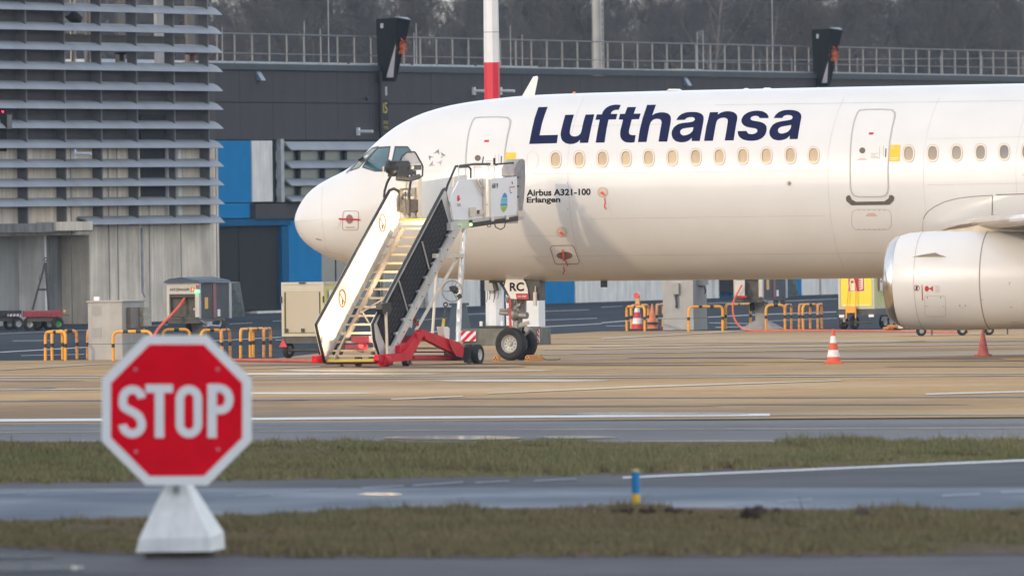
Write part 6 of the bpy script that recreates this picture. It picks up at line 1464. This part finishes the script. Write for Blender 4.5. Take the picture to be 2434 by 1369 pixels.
chock(1178, 858.5, .15, 'orange chock in front of the nose wheel', False); chock(1253, 858, .62, 'orange chock with a bent rod, behind the nose wheel', True)
# ------------------------------------------------------------------ apron mast with concrete foot
pm_ = gnd(1132, 822); em = empty('floodlight_mast', (pm_.x, pm_.y, 0), -R(90-BANG), 'octagonal mast banded white and red, on a concrete block behind the nose gear', 'mast')
sM = F/pm_.y; cM = math.cos(R(90-BANG)); Wb = 136/sM/cM; emi = (Matrix.Translation(em.location) @ Matrix.Rotation(-R(90-BANG), 4, 'Z')).inverted()
MB().span((-.35, 0, 0), (Wb, 1.6, .42)).build('concrete_block', M('block_concrete', (.17, .165, .14), rough=.9, var=.3, scale=3, streak=.3, bump=.3), em, smooth=False)
def mp(x, y, Y): return emi @ at(x, y, Y)
ym = pm_.y+.6; a = mp(1177, 776, ym); ax0 = a.x; ay0 = a.y
oct_ = lambda r, z: [Vector((ax0+r*math.cos(R(22.5+45*i)), ay0+r*math.sin(R(22.5+45*i)), z)) for i in range(8)]
zred0 = mp(1169, 300, ym).z-2.2; zred = mp(1169, 149, ym).z
def mast(z0_, z1_, name, mat):
    def rr_(z): return .235-.006*z
    MB().prism(oct_(rr_(z0_), z0_), oct_(rr_(z1_), z1_)).build(name, mat, em, smooth=False)
MW = M('mast_white', (.70, .71, .73), rough=.5, var=.06, scale=2, streak=.08); MR = M('mast_red', (.55, .01, .035), rough=.5, var=.06, scale=2)
mast(.49, 3.2, 'white_band', MW); mast(3.2, zred, 'red_band', MR); mast(zred, zred+5.2, 'white_band', MW); mast(zred+5.2, zred+8, 'red_band', MR)
zz = mp(1169, 78, ym).z; MB().prism(oct_(.235-.006*zz+.004, zz), oct_(.235-.006*zz+.004, zz+.02)).build('joint_collar', GALV, em, smooth=False)
MB().span((ax0-.34, ay0-.34, .425), (ax0+.34, ay0+.34, .485)).build('foot_plate', M('plate_dark', (.05, .045, .03), rough=.8, var=.3), em, smooth=False)
for x in (-.28, .26): MB().cyl((ax0+x, ay0-.28, .485), (ax0+x, ay0-.28, .60), .04).build('anchor_bolt', WHITEP, em)
q0_, q1_ = mp(1152, 691, ym-.4), mp(1187, 668, ym-.4); MB().span((q0_.x, ay0-.45, q0_.z), (q1_.x, ay0-.2, q0_.z+.5)).build('switch_box', M('holder_grey', (.33, .32, .29)), em, smooth=False)
m = MB()
for x, y1 in ((1164, 712), (1174, 719), (1176, 712), (1184, 710), (1158, 718)): a = mp(x, 691, ym-.5); b = mp(x-1.5, y1, ym-.5); m.tube([a, (a+b)/2+Vector((.02, 0, 0)), b], .008, n=4)
m.build('cable', BLACKP, em)
def board(x0_, x1_, y0_, y1_, Yb, n, side, par=em):
    A, B, Cc, D_ = mp(x0_, y0_, Yb), mp(x1_, y0_, Yb), mp(x1_, y1_, Yb), mp(x0_, y1_, Yb); bk = Vector((0, .03, 0))
    b = MB().prism([A, B, Cc, D_], [p_+bk for p_ in (A, B, Cc, D_)]).build('warning_board', WHITEP, par, smooth=False)
    w = (x1_-x0_); h_ = y1_-y0_; fw = Vector((0, -.004, 0))
    for k in range(-1, n+1):   # diagonal stripes clipped to the board
        t0 = (k+.15)/n; t1 = (k+.65)/n; sl = h_/w
        P = [(t0+sl, 0), (t1+sl, 0), (t1, 1), (t0, 1)] if side > 0 else [(t0, 0), (t1, 0), (t1+sl*.6, 1), (t0+sl*.6, 1)]
        Q = []
        for i in range(4):
            u_, v_ = P[i]; Q.append((u_, v_))
        # clip in u to [0,1]
        def clip(Pq, lim, keep):
            out = []
            for i in range(len(Pq)):
                a_, b_ = Pq[i], Pq[(i+1) % len(Pq)]; ia, ib = keep(a_[0]), keep(b_[0])
                if ia: out.append(a_)
                if ia != ib: t = (lim-a_[0])/(b_[0]-a_[0]); out.append((lim, a_[1]+(b_[1]-a_[1])*t))
            return out
        Q = clip(Q, 0, lambda v: v >= 0); Q = clip(Q, 1, lambda v: v <= 1) if Q else Q
        if len(Q) >= 3: MB().add([A+(B-A)*u_+(D_-A)*v_+fw for u_, v_ in Q], [tuple(range(len(Q)))]).build('red_stripe', REDP, b, smooth=False)
board(1092, 1131, 787, 811, pm_.y-.06, 2, 1); board(1185, 1200, 787, 811, pm_.y-.06, 1, 1); board(1268, 1282, 783, 813, pm_.y-.05, 2, -1)
# white supply cabinet standing on the same block line
pw_ = gnd(1204, 818); ew = empty('supply_cabinet', (pw_.x, pw_.y+.75, 0), -R(90-BANG), 'white supply cabinet beside the mast, half hidden by the nose gear', 'cabinet')
MB().span((0, 0, .425), (78/sM/cM, .6, 1.75)).build('housing', M('supply_white', (.66, .68, .70), rough=.5, var=.06, scale=2), ew, smooth=False); MB().span((.05, -.01, .5), (.3, -.001, 1.5)).build('door', M('supply_white2', (.6, .62, .64), rough=.5, var=.06), ew, smooth=False)
# dark blue post behind the stairs
pb = gnd(1091, 808); eb = empty('hydrant_post', (pb.x, pb.y, 0), 0, 'dark blue tapered service post behind the stair wheels', 'post')
DB = M('post_dark_blue', (.035, .055, .08), rough=.5, var=.15, scale=3); sB = F/pb.y
MB().prism([Vector((x/sB, y, 0)) for x, y in ((-30, -.2), (32, -.2), (32, .2), (-30, .2))], [Vector((x/sB, y, 82/sB)) for x, y in ((-17, -.12), (19, -.12), (19, .12), (-17, .12))]).build('body', DB, eb, smooth=False)
MB().span((-23/sB, -.15, 82/sB), (25/sB, .15, 88/sB)).build('lid', DB, eb, smooth=False)
# ------------------------------------------------------------------ stand guidance displays
def vdgs(scale, corner, label, panel_num, outline, tri, glow, pole):
    """outline: left face, right face polygons in the photo"""
    Y = tf.w(T(pole[0], 300)[0], -1.6, 0).y
    base = at(pole[0], pole[2], Y); base.z = 0
    e = empty('guidance_display', (base.x, base.y, 0), 0, label, 'stand display')
    def q(x, y, dy=0): p = at(x, y, Y+dy); return Vector((p.x-base.x, p.y-base.y, p.z))
    tl, tc_, tr__, br, bl = outline
    k = .9
    front = [q(*tl, .25), q(*tc_, -.35), q(br[0]-6, br[1]-1, -.35), q(*bl, .1)]
    right = [q(*tr__, .45), q(*br, .1)]
    back = [Vector((tl[0]*0+q(*tl, 1.1).x, q(*tl, 1.1).y, q(*tl).z)), q(bl[0], bl[1], .7)]
    V = [front[0], front[1], right[0], back[0], front[3], front[2], right[1], back[1]]
    MB().add([tuple(v) for v in V], [(0, 1, 2, 3), (4, 7, 6, 5), (0, 4, 5, 1), (1, 5, 6, 2), (2, 6, 7, 3), (3, 7, 4, 0)]).build('housing', M('display_black', (.006, .007, .010), spec=.06, rough=.8, var=.2, scale=2), e, smooth=False)
    MB().prism([q(tc_[0]-3, tc_[1]-.5, -.3), q(tc_[0], tc_[1], -.4), q(*tr__, .42), q(tr__[0]-8, tr__[1]-5, .6)], [q(tc_[0]-3, tc_[1]-2.5, -.3), q(tc_[0], tc_[1]-2, -.4), q(tr__[0], tr__[1]-2, .42), q(tr__[0]-8, tr__[1]-7, .6)]).build('hood', M('hood_grey', (.16, .19, .23), rough=.4), e, smooth=False)
    MB().add([q(*t, -.45) for t in tri], [(0, 1, 2)]).build('side_fin', M('fin_lavender', (.30, .28, .32), rough=.5), e, smooth=False)
    # lit text on the slanting screen: a cluster of amber dots
    rg_ = random.Random(3); m = MB(); rgt = (tc_[0], tr__[0])
    for i in range(120):
        x = glow[0]+rg_.gauss(0, 4.2*scale); y = glow[1]+rg_.gauss(0, 10*scale)
        tt = (x-tc_[0])/(tr__[0]-tc_[0]); d = -.37+.82*min(max(tt, 0), 1)*.85
        m.box(q(x, y, d-.10), (.028, .01, .028))
    m.build('lit_dots', M('amber_leds', (.3, .06, .01), emit=(1.0, .16, .02), es=.10), e, smooth=False)
    a, b = q(pole[0], pole[1], .2), q(pole[0], pole[2], .2); top = Vector((b.x, b.y, a.z)); MB().cyl((b.x, b.y, 0), (b.x, b.y, a.z), .055, n=12).build('pole', M('pole_beige', (.46, .38, .30), rough=.4, metal=.3, var=.2, scale=6), e)
    MB().box(q(tl[0]+14, tl[1]+16, .03), (.10, .02, .16)).build('label_plate', GALV, e, smooth=False)
    return e, q
e, q = vdgs(1.0, None, 'black guidance display with orange glow above the number 85 sign', True, [(893.5, 46), (942, 42.5), (976, 49), (941, 195), (899, 193)], [(941, 104), (935, 185), (918, 185)], (958.5, 116), (905.5, 190, 330))
MB().prism([q(901, 238, 0), q(923, 238, 0), q(923, 313, 0), q(901, 313, 0)], [q(901, 238, .06), q(923, 238, .06), q(923, 313, .06), q(901, 313, .06)]).build('number_sign', M('sign_dark_slate', (.025, .03, .035), rough=.4), e, smooth=False)
sg = bpy.context.scene.objects['number_sign']; YT = M('sign_yellow', (.80, .62, .12), rough=.5)
def vt(s_, x, y, w, h, bold=.01):
    o_ = q(x, y, -.012); u_ = (q(x+10, y, -.012)-o_).normalized(); put_text('lettering', s_, o_, u_, (0, 0, 1), w/66.5, h/66.5, YT, sg, bold=bold)
vt('85', 905.5, 270, 14.5, 25, .012); vt("E9°59'31", 903.5, 296, 18, 8, .01); vt("N53°37'43", 903.5, 309, 18, 9, .01)
MB().box(q(918, 217, .1), (.07, .06, .3)).build('sensor_tube', WHITEP, e)
vdgs(.95, None, 'second black guidance display with orange glow, above the fuselage at right', False, [(1929.5, 71), (1975, 68.5), (2003, 73), (1972.5, 206), (1933, 207)], [(1968.5, 146), (1966, 198), (1953, 198)], (1985, 133), (1945, 200, 330))
# ------------------------------------------------------------------ tall lattice-laddered mast behind the roof
p = at(1424, 400, 820); p.z = 0; e = empty('tall_mast', (p.x, p.y, 0), 0, 'tall round grey mast with a ladder, rising behind the roof railing', 'mast'); sS = F/820
MB().cyl((0, 0, 0), (-.06, 0, 26), .22, .20, n=20).build('shaft', M('shaft_grey', (.30, .29, .28), rough=.6, var=.15, scale=1), e)
m = MB(); 
for dx in (.22, .31): m.cyl((dx, -.18, 0), (dx-.06, -.18, 26), .014, n=5)
for i in range(80): z_ = i*.32; m.cyl((.22-.0023*z_, -.18, z_), (.31-.0023*z_, -.18, z_), .012, n=4)
m.build('ladder', M('ladder_pale', (.5, .5, .5), rough=.5, metal=.2), e)
# ------------------------------------------------------------------ marker post
p = gnd(1512, 1209); s_ = F/p.y; e = empty('marker_post', (p.x, p.y, 0), 0, 'blue plastic marker post with yellow foot, in the grass', 'marker post')
r_ = 9.5/s_; MB().lathe([(r_, -.02), (r_, 36/s_)], (0, 0, 0), 20, cap=False).build('yellow_foot', M('marker_yellow', (.80, .50, .02), rough=.5, var=.06), e); MB().lathe([(r_, 36.2/s_), (r_, 88/s_)], (0, 0, 0), 20, cap=False).build('blue_sleeve', M('marker_blue', (.0, .20, .50), rough=.45, var=.06), e); MB().lathe([(r_*.98, 88/s_), (r_*.96, 94/s_), (.001, 95/s_)], (0, 0, 0), 20, cap=False).build('yellow_cap', M('cap_yellow', (.6, .52, .15), rough=.5), e)
# ------------------------------------------------------------------ stop sign
p = gnd(430, 1326); Ys = p.y; e = empty('stop_sign', (p.x, p.y, 0), 0, 'red octagonal STOP sign on a white concrete pyramid foot, blurred in the foreground', 'stop sign')
def q(x, y, dy=0): v = at(x, y, Ys+dy); return Vector((v.x-p.x, v.y-p.y, v.z))
cx, cy, RR, rI = 420, 974.5, 178, 156
def octo(r, n=1): return [(cx+r/math.cos(R(22.5))*math.cos(R(22.5+45*i)), cy+r/math.cos(R(22.5))*math.sin(R(22.5+45*i))) for i in range(8)]
pl_ = MB().prism([q(x, y, -.02) for x, y in octo(RR)], [q(x, y, .0) for x, y in octo(RR)]).build('sign_plate', M('sign_reflective_white', (.88, .88, .88), rough=.7, var=.03), e, smooth=False)
MB().add([q(x, y, -.024) for x, y in octo(rI)], [tuple(range(8))]).build('red_field', M('sign_reflective_red', (.82, .0, .015), spec=.06, rough=.8, var=.10, scale=3), pl_, smooth=False)
WL_ = M('sign_letter_white', (.84, .84, .85), rough=.5, var=.02)
def arc(cx_, cy_, rx, ry, a0, a1, n=12): return [(cx_+rx*math.cos(R(a0+(a1-a0)*i/n)), cy_+ry*math.sin(R(a0+(a1-a0)*i/n))) for i in range(n+1)]
def stroke(P, w, closed=False):
    n = len(P); A = []; B = []
    for i in range(n):
        p0 = P[i-1] if (closed or i > 0) else P[i]; p1 = P[(i+1) % n] if (closed or i < n-1) else P[i]
        dx, dy = p1[0]-p0[0], p1[1]-p0[1]; L = math.hypot(dx, dy); A.append((P[i][0]-dy/L*w/2, P[i][1]+dx/L*w/2)); B.append((P[i][0]+dy/L*w/2, P[i][1]-dx/L*w/2))
    return A+B, [(i, (i+1) % n, n+(i+1) % n, n+i) for i in range(n if closed else n-1)]
def letter(parts):
    m = MB()
    for k_, (V_, F_) in enumerate(parts): m.add([q(x, y, -.029-.003*k_) for x, y in V_], F_)
    m.build('letter', WL_, pl_, smooth=False)
w = 20
# S: two joined bowls
S_path = arc(314.5, 948, 22.5, 22.5, -5, -180, 12) + [(292, 955)] + arc(309, 958, 17, 15, 180, 115, 5) + [(322, 982)] + [(331, 990)] + arc(315, 1008, 22, 22, -30, 90, 8) + arc(315, 1008, 23, 22, 95, 178, 8)
letter([stroke(S_path, w)])
letter([stroke([(346, 923), (411, 923)], 20), stroke([(379, 932), (379, 1040)], 22)])
letter([stroke(arc(449, 948, 21.5, 23, 180, 360, 12) + arc(449, 1008, 21.5, 22, 0, 180, 12), w, True)])
letter([stroke([(504, 912), (504, 1040)], 22), stroke([(510, 922.5), (525, 922.5)] + arc(525, 949, 20, 25, -90, 90, 12) + [(510, 974)], w)])
for (x, y) in ((322, 878), (517, 878), (323, 1073), (518, 1068)): MB().ball(q(x, y, -.03), .018, 6).build('bolt', M('bolt_pale', (.6, .3, .33), rough=.4), pl_)
# concrete foot: a truncated wedge turned a little, on a timber base
FT = M('foot_white_paint', (.86, .86, .85), rough=.8, streak=.12, var=.10, scale=5, bump=.2)
ps = [(322, 1313), (492, 1308), (534, 1292)]
zt_s = q(425, 1146).z
def zz(x, y, dy=0): return q(x, y, dy)
b0, b1, b2 = zz(322, 1312, -.05), zz(500, 1310, -.1), zz(535, 1303, .5); b3 = b0+(b2-b1)
k0, k1 = zz(330, 1280, -.05), zz(500, 1276, -.1); k2 = zz(532, 1264, .5); k3 = k0+(k2-k1)
t0, t1, t2 = zz(393, 1150, .12), zz(440, 1150, .1), zz(457, 1149, .3); t3 = t0+(t2-t1)
m = MB(); m.add([tuple(v) for v in (b0, b1, b2, b3, k0, k1, k2, k3, t0, t1, t2, t3)], [(0, 3, 2, 1)] + [(i, (i+1) % 4, 4+(i+1) % 4, 4+i) for i in range(4)] + [(4+i, 4+(i+1) % 4, 8+(i+1) % 4, 8+i) for i in range(4)] + [(8, 9, 10, 11)])
fo_ = m.build('foot', FT, e, smooth=False)
MB().ball(zz(409, 1255, -.02), .02, 6).build('lifting_hole', GMD, fo_)
b_ = MB().span((zz(345, 1325).x, .0, .0), (zz(512, 1325).x, .5, zz(345, 1312).z-.002)).build('timber_base', M('timber_brown', (.10, .075, .055), rough=.9, var=.3, scale=5), e, smooth=False)
MB().cyl((zz(420, 1149).x, .04, zt_s-.1), (zz(420, 1149).x, .04, q(420, 1000).z), .03).build('post', GALV, e)

# ------------------------------------------------------------------ thin evening haze
hz = MB().span((-420, -60, -1.2), (420, 1900, 34)).build('haze', M('haze_placeholder', (.5, .5, .5)), smooth=False)
hm = bpy.data.materials.new('haze_air'); hm.use_nodes = True; hn = hm.node_tree.nodes; hn.clear()
ho = hn.new('ShaderNodeOutputMaterial'); hv = hn.new('ShaderNodeVolumePrincipled'); hv.inputs['Color'].default_value = (.66, .82, 1.0, 1); hv.inputs['Density'].default_value = .00008; hv.inputs['Anisotropy'].default_value = 0.0
hm.node_tree.links.new(hv.outputs[0], ho.inputs['Volume']); hz.data.materials.clear(); hz.data.materials.append(hm)
tag(hz, 'thin bluish evening haze over the whole airfield', None, None, 'stuff')
